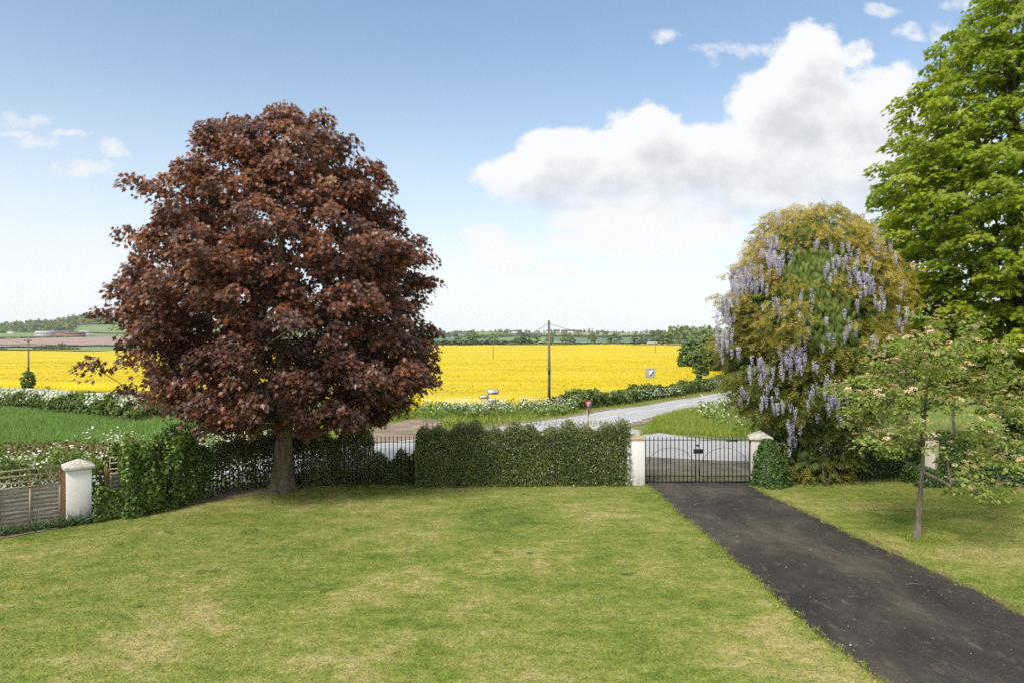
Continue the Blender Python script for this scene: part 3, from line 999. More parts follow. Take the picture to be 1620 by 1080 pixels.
def clusters(rng, prof, cx, cy, n, dmin, inner=0.45, lump=0.18, seed=0, power=0.45, aspect=1.0, lean=(0, 0)):
    p = np.array(prof, float)
    z0, z1 = p[:, 0].min(), p[:, 0].max()
    out, od = [], []
    ph = rng.uniform(0, 6.28, 6)
    tries = 0
    while len(out) < n and tries < n * 60:
        tries += 1
        z = rng.uniform(z0, z1)
        r = float(profile_r(prof, z))
        if rng.random() > (r / p[:, 1].max()) ** 1.0 + 0.05:
            continue
        a = rng.uniform(0, 2 * math.pi)
        lum = 1 + lump * (0.5 * math.sin(3 * a + ph[0] + z * 0.9) + 0.35 * math.sin(5 * a + ph[1] - z * 1.7) + 0.35 * math.sin(2 * a + z * 2.3 + ph[2]))
        f = inner + (1 - inner) * rng.random() ** power
        rr = r * lum * f
        c = np.array((cx + rr * math.cos(a) + lean[0] * (z - z0), cy + rr * math.sin(a) * aspect + lean[1] * (z - z0), z))
        if out:
            d = np.linalg.norm(np.array(out) - c, axis=1)
            if d.min() < dmin:
                continue
        out.append(c)
        od.append((math.cos(a), math.sin(a), 0.0))
    return np.array(out), np.array(od)


def tuft_leaves(rng, C, OD, rad, per, flat=0.5, up=0.6, out=0.5, jit=0.55, droop=0.6, hang=0.0):
    """leaves arranged on drooping, dome-shaped sprays"""
    N = len(C)
    rads = rad * rng.uniform(0.7, 1.35, N)
    cnt = np.maximum(4, (per * (rads / rad) ** 2 * rng.uniform(0.75, 1.25, N))).astype(int)
    idx = np.repeat(np.arange(N), cnt)
    n = len(idx)
    d = rdir(rng, n)
    d[:, 2] = np.where(rng.random(n) < 0.78, np.abs(d[:, 2]), d[:, 2])
    rr = rng.random(n) ** 0.42
    loc = d * rr[:, None] * rads[idx][:, None]
    loc[:, 2] *= flat
    hr = np.hypot(loc[:, 0], loc[:, 1]) / rads[idx]
    loc[:, 2] -= hang * rads[idx] * hr ** 2
    pos = C[idx] + loc + OD[idx] * (rads[idx] * 0.25)[:, None]
    lout = unit(np.stack([loc[:, 0], loc[:, 1], np.zeros(n)], -1))
    tip = lout * 0.7 + OD[idx] * 0.6 + np.array((0, 0, -droop)) + rng.normal(0, 0.4, (n, 3))
    nrm = np.array((0, 0, up)) + OD[idx] * out + lout * 0.25 + rng.normal(0, jit, (n, 3))
    return pos, tip, nrm, idx


def branches(rng, trunk, tips, twig=0.012, power=0.5, maxseg=0.6, trunk_r=(0.28, 0.10), k=6, updraft=0.5):
    """limbs from the trunk to every spray: joins each tip to the nearest lower wood"""
    trunk = np.array(trunk, float)
    pos = [p for p in trunk]
    par = [-1] + list(range(len(trunk) - 1))
    nt = len(trunk)
    order = np.argsort(np.linalg.norm(tips[:, :2] - trunk[0, :2], axis=1) + 0.15 * np.abs(tips[:, 2] - trunk[:, 2].mean()))
    cnt_tip = []
    for i in order:
        t = tips[i]
        A = np.array(pos)
        d = np.linalg.norm(A - t, axis=1)
        hd = np.linalg.norm(A[:, :2] - t[:2], axis=1)
        cost = d + 1.3 * np.maximum(0, A[:, 2] - (t[2] - updraft * hd)) + np.where(np.arange(len(A)) < nt * 0.35, 3.0, 0.0)
        j = int(np.argmin(cost))
        n = max(1, int(math.ceil(d[j] / maxseg)))
        a = A[j]
        prev = j
        ctrl = (a + t) / 2 + np.array((0, 0, 0.10 * d[j])) + rng.normal(0, 0.07 * d[j], 3)
        for s in range(1, n + 1):
            f = s / n
            p = (1 - f) ** 2 * a + 2 * f * (1 - f) * ctrl + f * f * t
            pos.append(p)
            par.append(prev)
            prev = len(pos) - 1
        cnt_tip.append(prev)
    load = np.zeros(len(pos))
    for c in cnt_tip:
        load[c] += 1
    for i in range(len(pos) - 1, 0, -1):
        load[par[i]] += load[i]
    rad = twig * np.maximum(load, 0.6) ** power
    rad[:nt] = np.maximum(rad[:nt] * 0.6, np.linspace(trunk_r[0], trunk_r[1], nt))
    pos = np.array(pos)
    V, L, S = [], [], []
    ang = np.arange(k) * 2 * math.pi / k
    for i in range(nt, len(pos)):
        a, b = pos[par[i]], pos[i]
        ra, rb = min(rad[par[i]], rad[i] * 1.3), rad[i]
        d = unit(b - a)
        s = np.cross(d, (0.31, 0.2, 0.93))
        s = s / (np.linalg.norm(s) + 1e-9)
        q = np.cross(d, s)
        ring = np.cos(ang)[:, None] * s + np.sin(ang)[:, None] * q
        base = len(V) * k
        V.append(a + ring * ra)
        V.append(b + ring * rb)
        for m in range(k):
            S.append(len(L))
            L += [base + m, base + (m + 1) % k, base + k + (m + 1) % k, base + k + m]
    # trunk with root flare, ridged
    kk = 18
    base0 = len(V) * k
    V = np.concatenate(V) if V else np.zeros((0, 3))
    fine = []
    zt = np.linspace(0, nt - 1, nt * 5)
    for f in zt:
        i = min(int(f), nt - 2)
        p = trunk[i] * (1 - (f - i)) + trunk[i + 1] * (f - i)
        r = rad[i] * (1 - (f - i)) + rad[i + 1] * (f - i)
        h = p[2] - trunk[0][2]
        fl = 1 + 0.42 * math.exp(-h / 0.25)
        an = np.arange(kk) * 2 * math.pi / kk
        rr = r * (fl + (0.05 + 0.16 * math.exp(-h / 0.3)) * np.sin(an * 5 + h * 0.7) + 0.03 * np.sin(an * 9 + h * 2) + 0.03 * rng.normal(size=kk))
        fine.append(np.stack([p[0] + rr * np.cos(an), p[1] + rr * np.sin(an), np.full(kk, p[2])], -1))
    nf = len(fine)
    V = np.concatenate([V, np.concatenate(fine)])
    for i in range(nf - 1):
        for m in range(kk):
            S.append(len(L))
            L += [base0 + i * kk + m, base0 + i * kk + (m + 1) % kk, base0 + (i + 1) * kk + (m + 1) % kk, base0 + (i + 1) * kk + m]
    return V, L, S


# --- copper maple
rng = np.random.default_rng(101)
bx_, by_ = -6.80, 20.1
mt = thing('maple_tree', (bx_, by_, 0), 'big copper-leaved maple with broad dark red crown standing on the lawn edge', 'tree')
prof = [(1.85, 1.9), (2.4, 3.3), (3.2, 3.75), (4.4, 3.95), (5.4, 4.0), (6.8, 3.9), (7.9, 3.35), (8.9, 2.8), (9.6, 2.35), (10.3, 1.75), (10.8, 1.1), (11.15, 0.4)]
C, OD = clusters(rng, prof, bx_ - 0.1, by_, 860, 0.40, inner=0.42, lump=0.10, power=0.5)
C[:, :2] += (C[:, :2] - np.array((bx_, by_))) * np.clip(rng.normal(0.0, 0.08, len(C)), -0.15, 0.16)[:, None]
C[:, 0] += 0.10 + 0.42 * (1 - smooth(2.5, 5.5, C[:, 2]))
# sprigs standing proud of the outline
sel = rng.choice(len(C), 230, replace=False)
ex = C[sel] + (C[sel] - np.array((bx_, by_, 0.0))) * np.array((1, 1, 0)) * rng.uniform(0.05, 0.13, (230, 1)) + np.array((0, 0, 1.0)) * rng.uniform(-0.15, 0.22, (230, 1))
ex = ex[(ex[:, 2] > 1.9) & (ex[:, 2] < 11.2)]
C, OD = np.concatenate([C, ex]), np.concatenate([OD, unit(np.stack([ex[:, 0] - bx_, ex[:, 1] - by_, np.zeros(len(ex))], -1))])
pos, tip, nrm, idx = tuft_leaves(rng, C, OD, 0.42, 98, flat=0.72, up=0.65, out=0.65, jit=0.6, droop=0.85, hang=0.3)
cr = rng.random(len(C))
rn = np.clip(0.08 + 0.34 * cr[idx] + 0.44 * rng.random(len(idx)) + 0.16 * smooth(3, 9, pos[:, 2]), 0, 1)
scatter('crown', 'maple', pos, tip, nrm, 0.122 * rng.uniform(0.65, 1.2, len(pos)), rn, M_copper, mt)
trunk = [(bx_, by_, 0), (bx_ + 0.02, by_, 0.5), (bx_ + 0.07, by_, 1.1), (bx_ + 0.1, by_ + 0.03, 1.8), (bx_ + 0.06, by_ + 0.05, 2.8), (bx_, by_, 4.2), (bx_ - 0.05, by_, 5.8), (bx_ + 0.05, by_, 7.6), (bx_, by_, 9.3)]
V, L, S = branches(rng, trunk, C, twig=0.0105, power=0.5, trunk_r=(0.34, 0.03), updraft=0.45)
np_mesh('trunk', V, L, S, M_bark, mt, None, True)

# --- green maple on the right
rng = np.random.default_rng(102)
gx, gy = 17.1, 23.4
gt = thing('maple_tree', (gx, gy, float(terr(gx, gy))), 'tall bright green maple rising out of the picture behind the railings', 'tree')
prof = [(2.6, 2.2), (3.6, 4.0), (5.0, 4.3), (7.0, 4.65), (9.0, 4.8), (10.3, 4.3), (11.6, 3.5), (13.0, 3.2), (14.5, 2.5), (16.0, 1.4), (17.0, 0.3)]
C, OD = clusters(rng, prof, gx + 0.4, gy, 1050, 0.46, inner=0.40, lump=0.14, power=0.5)
C[:, :2] += (C[:, :2] - np.array((gx, gy))) * np.clip(rng.normal(0.0, 0.08, len(C)), -0.15, 0.16)[:, None]
pos, tip, nrm, idx = tuft_leaves(rng, C, OD, 0.56, 92, flat=0.5, up=0.9, out=0.5, jit=0.5, droop=0.6, hang=0.3)
cr = rng.random(len(C))
rn = np.clip(0.10 + 0.45 * cr[idx] + 0.42 * rng.random(len(idx)), 0, 1)
scatter('crown', 'maple', pos, tip, nrm, 0.165 * rng.uniform(0.65, 1.2, len(pos)), rn, M_green, gt)
trunk = [(gx, gy, 0), (gx, gy, 0.8), (gx + 0.05, gy, 1.8), (gx, gy, 3.2), (gx + 0.1, gy, 5.0), (gx + 0.05, gy, 7.5), (gx, gy, 10.5), (gx, gy, 13.5), (gx, gy, 16)]
V, L, S = branches(rng, trunk, C, twig=0.012, power=0.5, trunk_r=(0.36, 0.03), updraft=0.6, maxseg=0.8)
np_mesh('trunk', V, L, S, M_barkd, gt, None, True)

# --- conifer smothered by wisteria
rng = np.random.default_rng(103)
wx, wy = 9.55, 21.9
ct = thing('conifer_tree', (wx, wy, 0), 'dark green conifer showing through the middle of the wisteria', 'tree')
profc = [(0.2, 0.8), (1.2, 1.1), (2.2, 1.6), (3.2, 2.0), (4.5, 2.1), (6.0, 1.95), (7.2, 1.45), (7.9, 0.8), (8.2, 0.3)]
C, OD = clusters(rng, profc, wx, wy, 420, 0.36, inner=0.55, lump=0.12, power=0.5)
pos, tip, nrm, idx = tuft_leaves(rng, C, OD, 0.46, 24, flat=0.9, up=0.2, out=1.0, jit=0.4, droop=1.5)
# long drooping sprays on the bare front of the tree, left clear by the climber
n = 1100
fx = wx - 0.55 + rng.normal(0, 0.30, n) + 0.26 * np.sin(np.arange(n) * 0.7)
fz = rng.uniform(4.1, 7.1, n)
fx = fx - 0.10 * (fz - 5.5)
fr = profile_r([(2.2, 2.1), (4.5, 2.62), (6.0, 2.45), (7.3, 1.9), (8.0, 1.3)], fz)
fy = wy - np.sqrt(np.maximum(fr ** 2 - (fx - wx) ** 2, 0.1)) * rng.uniform(0.86, 1.03, n)
pos2 = np.stack([fx, fy, fz], -1)
tip2 = np.stack([rng.normal(0, 0.35, n), rng.normal(-0.25, 0.2, n), np.full(n, -1.0)], -1)
nrm2 = np.stack([rng.normal(0, 0.5, n), np.full(n, -1.0), rng.normal(0.35, 0.3, n)], -1)
pos, tip, nrm = np.concatenate([pos, pos2]), np.concatenate([tip, tip2]), np.concatenate([nrm, nrm2])
rn = np.concatenate([rng.random(len(idx)) * 0.6, 0.35 + 0.65 * rng.random(n)])
scatter('crown', 'spray', pos, tip, nrm, np.concatenate([np.full(len(idx), 0.30), np.full(n, 0.30)]) * rng.uniform(0.6, 1.25, len(pos)), rn, M_conif, ct, np.concatenate([np.full(len(idx), 0.26), np.full(n, 0.12)]))
trunk = [(wx, wy, 0), (wx, wy, 0.6), (wx, wy, 1.5), (wx, wy, 3), (wx, wy, 5), (wx, wy, 7), (wx, wy, 8.2)]
V, L, S = branches(rng, trunk, C, twig=0.009, power=0.5, trunk_r=(0.26, 0.03), updraft=0.1)
np_mesh('trunk', V, L, S, M_barkd, ct, None, True)

wt = thing('wisteria', (wx - 0.5, wy - 0.9, 0), 'golden-leaved wisteria hung with lilac flowers, draped over the conifer beside the gate', 'climber')
profw = [(0.15, 1.0), (0.7, 1.2), (1.3, 1.3), (2.0, 1.95), (2.8, 2.4), (3.8, 2.6), (5.0, 2.62), (6.0, 2.45), (6.9, 2.15), (7.6, 1.8), (8.15, 1.35), (8.5, 0.85), (8.7, 0.3)]
C, OD = clusters(rng, profw, wx, wy, 1700, 0.19, inner=0.80, lump=0.16, power=0.7)
C[:, :2] += (C[:, :2] - np.array((wx, wy))) * np.clip(rng.normal(0.0, 0.05, len(C)), -0.12, 0.12)[:, None]
# leave the conifer's front showing
keep = ~((np.abs(C[:, 0] - (wx - 0.55) + 0.10 * (C[:, 2] - 5.5)) < 0.38 + 0.24 * np.sin(C[:, 2] * 3)) & (C[:, 1] < wy - 1) & (C[:, 2] > 4.2) & (C[:, 2] < 7.2))
# thin out the deep shade at the bottom
keep &= ~((C[:, 2] < 1.9) & (C[:, 2] > 0.75) & (rng.random(len(C)) < 0.75))
pk = np.sin(C[:, 0] * 3.1 + 1.3 * np.sin(C[:, 2] * 2.2)) * np.sin(C[:, 2] * 2.7 + C[:, 0]) 
keep &= ~((pk > 0.42) & (C[:, 2] < 7.2) & (rng.random(len(C)) < 0.85))
C, OD = C[keep], OD[keep]
pos, tip, nrm, idx = tuft_leaves(rng, C, OD, 0.34, 10, flat=0.6, up=0.75, out=0.55, jit=0.6, droop=0.6, hang=0.3)
cr = rng.random(len(C))
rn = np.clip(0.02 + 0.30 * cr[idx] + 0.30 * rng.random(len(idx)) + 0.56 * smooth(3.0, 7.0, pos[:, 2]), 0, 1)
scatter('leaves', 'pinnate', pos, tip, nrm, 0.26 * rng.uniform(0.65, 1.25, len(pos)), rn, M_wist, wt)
mb = MB()
for k in range(13):
    a = rng.uniform(math.pi, 2 * math.pi)
    r0 = rng.uniform(0.3, 1.0)
    p0 = np.array((wx + r0 * math.cos(a), wy + r0 * math.sin(a), 0.0))
    pts = [p0]
    for h in (0.5, 1.0, 1.6, 2.4, 3.4, 4.6):
        rr = min(profile_r(profw, h) * 0.75, r0 + h * 0.5)
        pts.append(np.array((wx + rr * math.cos(a + rng.normal(0, 0.25)), wy + rr * math.sin(a + rng.normal(0, 0.2)), h)))
    mb = MB()
    mb.tube(pts, [0.045, 0.04, 0.034, 0.028, 0.024, 0.018, 0.01], 6)
    mb.build('stem', M_barkg, wt, True)
# loose whips curving out on the left of the head
for k in range(16):
    a = rng.uniform(math.pi * 0.75, math.pi * 1.9)
    z = rng.uniform(3.2, 7.8)
    r = profile_r(profw, z)
    p = np.array((wx + r * 0.9 * math.cos(a), wy + r * 0.9 * math.sin(a), z))
    o_ = np.array((math.cos(a), math.sin(a), 0))
    ln = rng.uniform(0.4, 0.8)
    mb = MB()
    mb.tube([p, p + o_ * ln * 0.5 + np.array((0, 0, 0.12)), p + o_ * ln + np.array((0, 0, -0.02))], [0.008, 0.006, 0.003], 4)
    mb.build('shoot', M_barkg, wt, True)

# racemes, hung in clusters; each cluster is one part
def raceme(rng, top, ln):
    n = int(95 * ln / 0.34)
    t = rng.random(n) ** 0.8
    rad = 0.055 * np.sin(np.clip(0.22 + 0.78 * (1 - t), 0, 1) * math.pi / 2) ** 1.2 + 0.006
    a = rng.uniform(0, 6.283, n)
    p = np.stack([top[0] + rad * np.cos(a), top[1] + rad * np.sin(a), top[2] - t * ln], -1)
    o = np.stack([np.cos(a), np.sin(a), rng.normal(0.1, 0.4, n)], -1)
    tipd = np.stack([-np.sin(a), np.cos(a), rng.normal(-0.5, 0.5, n)], -1)
    return p, tipd, o, np.clip(0.95 - 0.75 * t + rng.normal(0, 0.18, n), 0, 1)


spots = []       # (picture x, picture y, spread x, spread y, clusters, racemes each)
for (px, py, sx, sy, m, q) in [(1215, 395, 16, 14, 4, 5), (1195, 432, 22, 16, 6, 6), (1232, 418, 12, 16, 3, 5), (1160, 432, 10, 10, 3, 4),
                               (1172, 468, 16, 16, 5, 5), (1142, 495, 12, 22, 6, 5), (1150, 535, 12, 14, 4, 4), (1180, 520, 16, 24, 4, 3), (1270, 470, 10, 30, 3, 2), (1208, 585, 18, 18, 4, 4),
                               (1232, 490, 12, 14, 2, 4), (1245, 575, 12, 18, 4, 4), (1262, 560, 10, 20, 4, 4), (1200, 640, 14, 22, 4, 3), (1243, 640, 7, 22, 3, 4),
                               (1308, 610, 13, 24, 5, 5), (1312, 645, 12, 12, 3, 4), (1318, 420, 14, 20, 4, 3), (1352, 425, 16, 22, 4, 4),
                               (1362, 470, 14, 12, 3, 4), (1385, 380, 14, 18, 4, 4), (1410, 400, 10, 18, 3, 3), (1400, 490, 16, 18, 4, 4), (1300, 530, 16, 14, 3, 2),
                               (1368, 530, 18, 14, 3, 3), (1300, 400, 20, 10, 2, 2), (1240, 360, 26, 8, 2, 2), (1265, 690, 10, 10, 2, 2), (1370, 345, 20, 8, 2, 3)]:
    for _ in range(m):
        spots.append((px + rng.normal(0, sx * 0.8), py + rng.normal(0, sy * 0.7), q))
racemes = []
for px, py, q in spots:
    # place on the outside of the dome
    x0 = (px - 810) / FPX
    z0 = (540 - py) / FPX
    hit = None
    for Y in np.arange(wy - 3.4, wy + 0.5, 0.03):
        x, z = x0 * Y, CAM_H + z0 * Y
        if math.hypot(x - wx, Y - wy) < profile_r(profw, z) * 1.03:
            hit = (x, Y, z)
            break
    if hit is None:
        Y = wy - 0.2
        z = CAM_H + z0 * Y
        hit = (wx + math.copysign(profile_r(profw, z) * 1.02, x0 * Y - wx), Y, z)
    o_ = np.array((hit[0] - wx, hit[1] - wy, 0.0))
    o_ = o_ / (np.linalg.norm(o_) + 1e-6)
    sd = np.array((-o_[1], o_[0], 0))
    for _ in range(max(1, q + int(rng.integers(-1, 2)))):
        top = np.array(hit) + o_ * rng.uniform(0.08, 0.26) + sd * rng.normal(0, 0.17) + np.array((0, 0, rng.normal(0.14, 0.16)))
        racemes.append((top, rng.uniform(0.24, 0.42)))
racemes.sort(key=lambda r_: r_[0][1] - 2.0 * r_[1])
ps, ts, ns, rs = [], [], [], []
for i, (top, ln_) in enumerate(racemes):
    a = raceme(rng, top, ln_)
    tone = rng.uniform(0.75, 1.05)
    if i < 100:
        scatter('flower_raceme', 'oval', a[0], a[1], a[2], 0.036, a[3] * tone, M_petal, wt)
    else:
        ps.append(a[0]); ts.append(a[1]); ns.append(a[2]); rs.append(a[3] * tone)
scatter('flower_racemes', 'oval', np.concatenate(ps), np.concatenate(ts), np.concatenate(ns), 0.036, np.concatenate(rs), M_petal, wt)['kind'] = 'stuff'

# --- small flowering tree by the drive
rng = np.random.default_rng(104)
vb = G(1452, 852)
vx, vy = vb[0], vb[1]
vt = thing('flowering_tree', (vx, vy, 0), 'small open tree with grey trunk and flat tan flower heads on the right-hand lawn', 'tree')
sc = vy / FPX


def V3(px, py, dy=0.0):
    return np.array(((px - 810) / FPX * (vy + dy), vy + dy, CAM_H + (540 - py) / FPX * (vy + dy)))


tips = []
for (px, py) in [(1375, 700), (1395, 712), (1415, 705), (1355, 655), (1380, 640), (1400, 655), (1360, 612), (1385, 600), (1410, 615), (1345, 625), (1395, 575), (1420, 580), (1440, 560), (1450, 600),
                 (1410, 545), (1455, 535), (1470, 515), (1490, 545), (1500, 570), (1475, 590), (1520, 560), (1540, 545), (1515, 600), (1550, 590), (1575, 600), (1590, 620), (1535, 620), (1560, 640),
                 (1600, 640), (1580, 665), (1610, 690), (1555, 700), (1590, 720), (1615, 745), (1560, 735), (1535, 690), (1510, 650), (1520, 745), (1545, 770), (1575, 785), (1515, 775), (1500, 710), (1475, 650), (1450, 640),
                 (1430, 660), (1425, 690), (1600, 590), (1530, 520), (1490, 620), (1460, 680), (1440, 620), (1570, 560), (1405, 690), (1615, 660), (1575, 745)]:
    for _ in range(3):
        dyy = rng.uniform(-1.5, 1.6)
        tips.append(V3(px + rng.normal(0, 13), py + rng.normal(0, 11), dyy) if True else None)
C = np.array(tips)
OD = unit(np.stack([C[:, 0] - vx, C[:, 1] - vy, np.zeros(len(C))], -1))
pos, tip, nrm, idx = tuft_leaves(rng, C, OD, 0.31, 54, flat=0.5, up=0.9, out=0.2, jit=0.4, droop=0.45, hang=0.2)
scatter('crown', 'broad', pos, tip, nrm, 0.088 * rng.uniform(0.6, 1.25, len(pos)), np.clip(0.1 + 0.35 * rng.random(len(C))[idx] + 0.5 * rng.random(len(idx)), 0, 1), M_vib, vt)
trunk = [(vx, vy, 0), (vx + 0.02, vy, 0.5), (vx + 0.06, vy, 1.0), (vx + 0.10, vy, 1.5), (vx + 0.12, vy, 2.0), (vx + 0.14, vy, 2.6), (vx + 0.2, vy, 3.3), (vx + 0.2, vy, 4.0)]
V, L, S = branches(rng, trunk, C, twig=0.006, power=0.5, trunk_r=(0.062, 0.02), updraft=0.3, maxseg=0.4, k=5)
np_mesh('trunk', V, L, S, M_barkg, vt, None, True)


def flower_head_data(rng):
    n = 34
    a = rng.uniform(0, 6.283, n)
    r = 0.052 * np.sqrt(rng.random(n))
    p = np.stack([r * np.cos(a), r * np.sin(a), 0.022 * (1 - (r / 0.052) ** 2) + rng.normal(0, 0.003, n)], -1)
    return p, rdir(rng, n) * np.array((1, 1, 0.3)), np.stack([p[:, 0] * 8, p[:, 1] * 8, np.ones(n)], -1), rng.random(n)


heads = []
for k in range(4):
    p, t_, n_, r_ = flower_head_data(rng)
    h = scatter('flower_head', 'broad', p, t_, n_, 0.024, np.clip(r_ * 0.5 + k * 0.16, 0, 1), M_umbel)
    heads.append(h)
vloc = np.array(wpos(vt))
order = rng.permutation(len(C))
spots = []
for i in order:
    for _ in range(4):
        spots.append(C[i] + np.array((rng.normal(0, 0.17), -0.06 + rng.normal(0, 0.17), 0.17 + rng.uniform(-0.05, 0.06))))
spots = np.array(spots)
spots = spots[np.argsort(spots[:, 1])]
for i, s in enumerate(spots[:100]):
    o = heads[i] if i < 4 else heads[i % 4].copy()
    if i >= 4:
        COL.objects.link(o)
    o.parent = vt
    o.location = tuple(s - vloc)
    o.scale = (1.1 + 0.5 * rng.random(),) * 3
    o.rotation_euler = (rng.normal(0, 0.3), rng.normal(0, 0.3), rng.uniform(0, 6))
ps, ts, ns, rs = [], [], [], []
for s in spots[100:]:
    p, t_, n_, r_ = flower_head_data(rng)
    ps.append(p * 1.25 + s); ts.append(t_); ns.append(n_); rs.append(np.clip(r_ * 0.5 + rng.random() * 0.5, 0, 1))
o = scatter('flower_heads', 'broad', np.concatenate(ps), np.concatenate(ts), np.concatenate(ns), 0.026, np.concatenate(rs), M_umbel, vt)
o['kind'] = 'stuff'
# grass and shoots at its foot
blades('rough_grass', [(vx - 0.35, vy - 0.3), (vx + 0.45, vy - 0.3), (vx + 0.45, vy + 0.3), (vx - 0.35, vy + 0.3)], 420, 0.13, 0.016, M_grassblade, 0.0, rng, 0.6, label='tuft of long grass round the foot of the small flowering tree')

# ------------------------------------------------------------------ hedges and shrubs
def leafy(rng, pts, height, thick, n, leaf, size, mat, name, parent, base=0.0, bottom=0.02, top_bias=0.35, lump=0.1, inner=0.35, gaps=None, bulge=0.0, zt=None):
    """foliage filling a band along a path; height(t) and thick(t) callables or numbers, t in metres along the path"""
    pts = np.array(pts, float)
    Ls = np.concatenate([[0], np.cumsum(np.linalg.norm(np.diff(pts, axis=0), axis=1))])
    tot = Ls[-1]
    s = rng.uniform(0, tot, n)
    H = np.array([height(a) for a in s]) if callable(height) else np.full(n, height)
    T = np.array([thick(a) for a in s]) if callable(thick) else np.full(n, thick)
    x, y = np.interp(s, Ls, pts[:, 0]), np.interp(s, Ls, pts[:, 1])
    i = np.clip(np.searchsorted(Ls, s) - 1, 0, len(pts) - 2)
    d = unit(pts[i + 1] - pts[i])
    nr = np.stack([d[:, 1], -d[:, 0]], -1)             # towards the viewer for a left-to-right path
    # cross-section: superellipse shell
    a = rng.uniform(-0.12, math.pi + 0.12, n)
    side, upv = np.cos(a), np.sin(a)
    e = 0.42
    cx = np.sign(side) * np.abs(side) ** e
    cz = np.sign(upv) * np.abs(upv) ** e
    shell = 1 - inner * rng.random(n) ** 1.6
    low = rng.random(n) < (1 - top_bias)
    # walls get leaves all the way down, the arch only the rounded top
    hz = np.where(low, rng.random(n), np.maximum(cz, 0.0))
    off = np.where(low, np.sign(rng.random(n) - 0.38) * (1 - 0.25 * np.maximum(hz - 0.75, 0) ** 0.5), cx)
    nb = 1 + lump * (np.sin(s * 2.3 + hz * 4) * 0.5 + np.sin(s * 5.1 - hz * 7 + 1) * 0.35 + np.sin(s * 9.7 + hz * 3) * 0.25)
    off = off * shell * nb * (T / 2) * (1 + bulge * np.sin(np.clip(hz, 0, 1) * math.pi))
    hz2 = bottom + np.where(low, hz * (0.97 + 0.06 * rng.random(n)), hz * (1 - inner * 0.35 * rng.random(n) ** 2)) * (H - bottom) * (1 + 0.5 * lump * np.sin(s * 4.1 + 1) + 0.35 * lump * np.sin(s * 11))
    px, py = x + nr[:, 0] * off, y + nr[:, 1] * off
    z = terr(px, py) * (1 if base is None else 0) + (0 if base is None else base) + hz2
    pos = np.stack([px, py, z], -1)
    sg = np.sign(off)
    outd = np.stack([nr[:, 0] * sg, nr[:, 1] * sg, np.zeros(n)], -1)
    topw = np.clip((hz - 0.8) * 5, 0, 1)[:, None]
    nrm = outd * (1 - topw * 0.8) + np.array((0, 0, 1.0)) * (0.35 + topw) + rng.normal(0, 0.55, (n, 3))
    tip = rng.normal(0, 0.7, (n, 3)) + outd * 0.4 + np.array((0, 0, -0.1)) + np.array((0, 0, 0.6)) * topw
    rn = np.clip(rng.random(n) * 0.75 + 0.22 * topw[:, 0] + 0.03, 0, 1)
    if gaps is not None:
        ok = np.array([rng.random() < gaps(a_, h_) for a_, h_ in zip(s, hz)])
        pos, tip, nrm, rn = pos[ok], tip[ok], nrm[ok], rn[ok]
    return scatter(name, leaf, pos, tip, nrm, size * rng.uniform(0.6, 1.3, len(pos)), rn, mat, parent)


rng = np.random.default_rng(201)
# clipped hedge between the railings' gap and the gate
hp = [(-2.95, 21.05), (3.62, 21.25)]
hd = thing('hedge', (0.3, 21.1, 0), 'clipped dark green hedge with boxy square end beside the gate pillar', 'hedge')
hh = lambda t: 1.80 + 0.03 * math.sin(t * 1.3) - 0.30 * max(0.0, 1 - t / 0.8) ** 2
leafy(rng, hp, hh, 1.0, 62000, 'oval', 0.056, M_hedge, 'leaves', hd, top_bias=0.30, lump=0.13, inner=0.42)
leafy(rng, hp, lambda t: hh(t) - 0.12, 0.72, 16000, 'oval', 0.10, M_hedge, 'inner_leaves', hd, top_bias=0.3, lump=0.05, inner=0.5)

n = 1100
sx = -2.7 + 6.1 * (np.round(rng.random(n) * 46) / 46) + rng.normal(0, 0.03, n)
sz = rng.uniform(0.0, 0.20, n) ** 1.2
scatter('shoots', 'oval', np.stack([sx, 21.1 + 0.32 * np.sin(sx * 37) + rng.normal(0, 0.03, n), 1.80 + sz], -1), rng.normal(0, 0.5, (n, 3)) + np.array((0, 0, 0.7)), rng.normal(0, 0.6, (n, 3)) + np.array((0, -0.5, 0.6)), 0.05, 0.5 + 0.5 * rng.random(n), M_hedge, hd)

# thin hedge grown through the railings, right of the maple trunk
hp = [(-6.5, 21.25), (-5.2, 21.42), (-2.8, 21.55)]
hd = thing('hedge', (-4.6, 20.9, 0), 'thin straggly dark hedge grown through the railings right of the maple trunk', 'hedge')


def ragged(t):
    e = 1.30 + 0.10 * math.sin(t * 2.9) + 0.08 * math.sin(t * 7.1)
    if 2.15 < t < 3.5:
        e = 0.78 + 0.10 * math.sin(t * 9) + 0.28 * abs(t - 2.8)
    if t < 2.15:
        e = 1.60 + 0.05 * math.sin(t * 6)
    return e


leafy(rng, hp, ragged, 0.8, 36000, 'oval', 0.065, M_hedge, 'leaves', hd, top_bias=0.25, lump=0.2, inner=0.6, gaps=lambda a, h: 0.98 if not (2.15 < a < 3.5) else (0.8 if h < 0.7 else 0.4))

# dark bush left of the trunk
hp = [(-8.75, 19.95), (-7.9, 20.65), (-7.0, 21.25), (-6.5, 21.4)]
hd = thing('bush', (-7.5, 20.2, 0), 'dark loose bush in the railings left of the maple trunk', 'bush')
leafy(rng, hp, lambda t: 1.62 + 0.12 * math.sin(t * 3) - 0.5 * max(0, 1 - t / 0.9), 0.75, 9500, 'broad', 0.085, M_hedge, 'leaves', hd, top_bias=0.45, lump=0.2, inner=0.7, gaps=lambda a, h: 0.95 if h > 0.62 else 0.65)

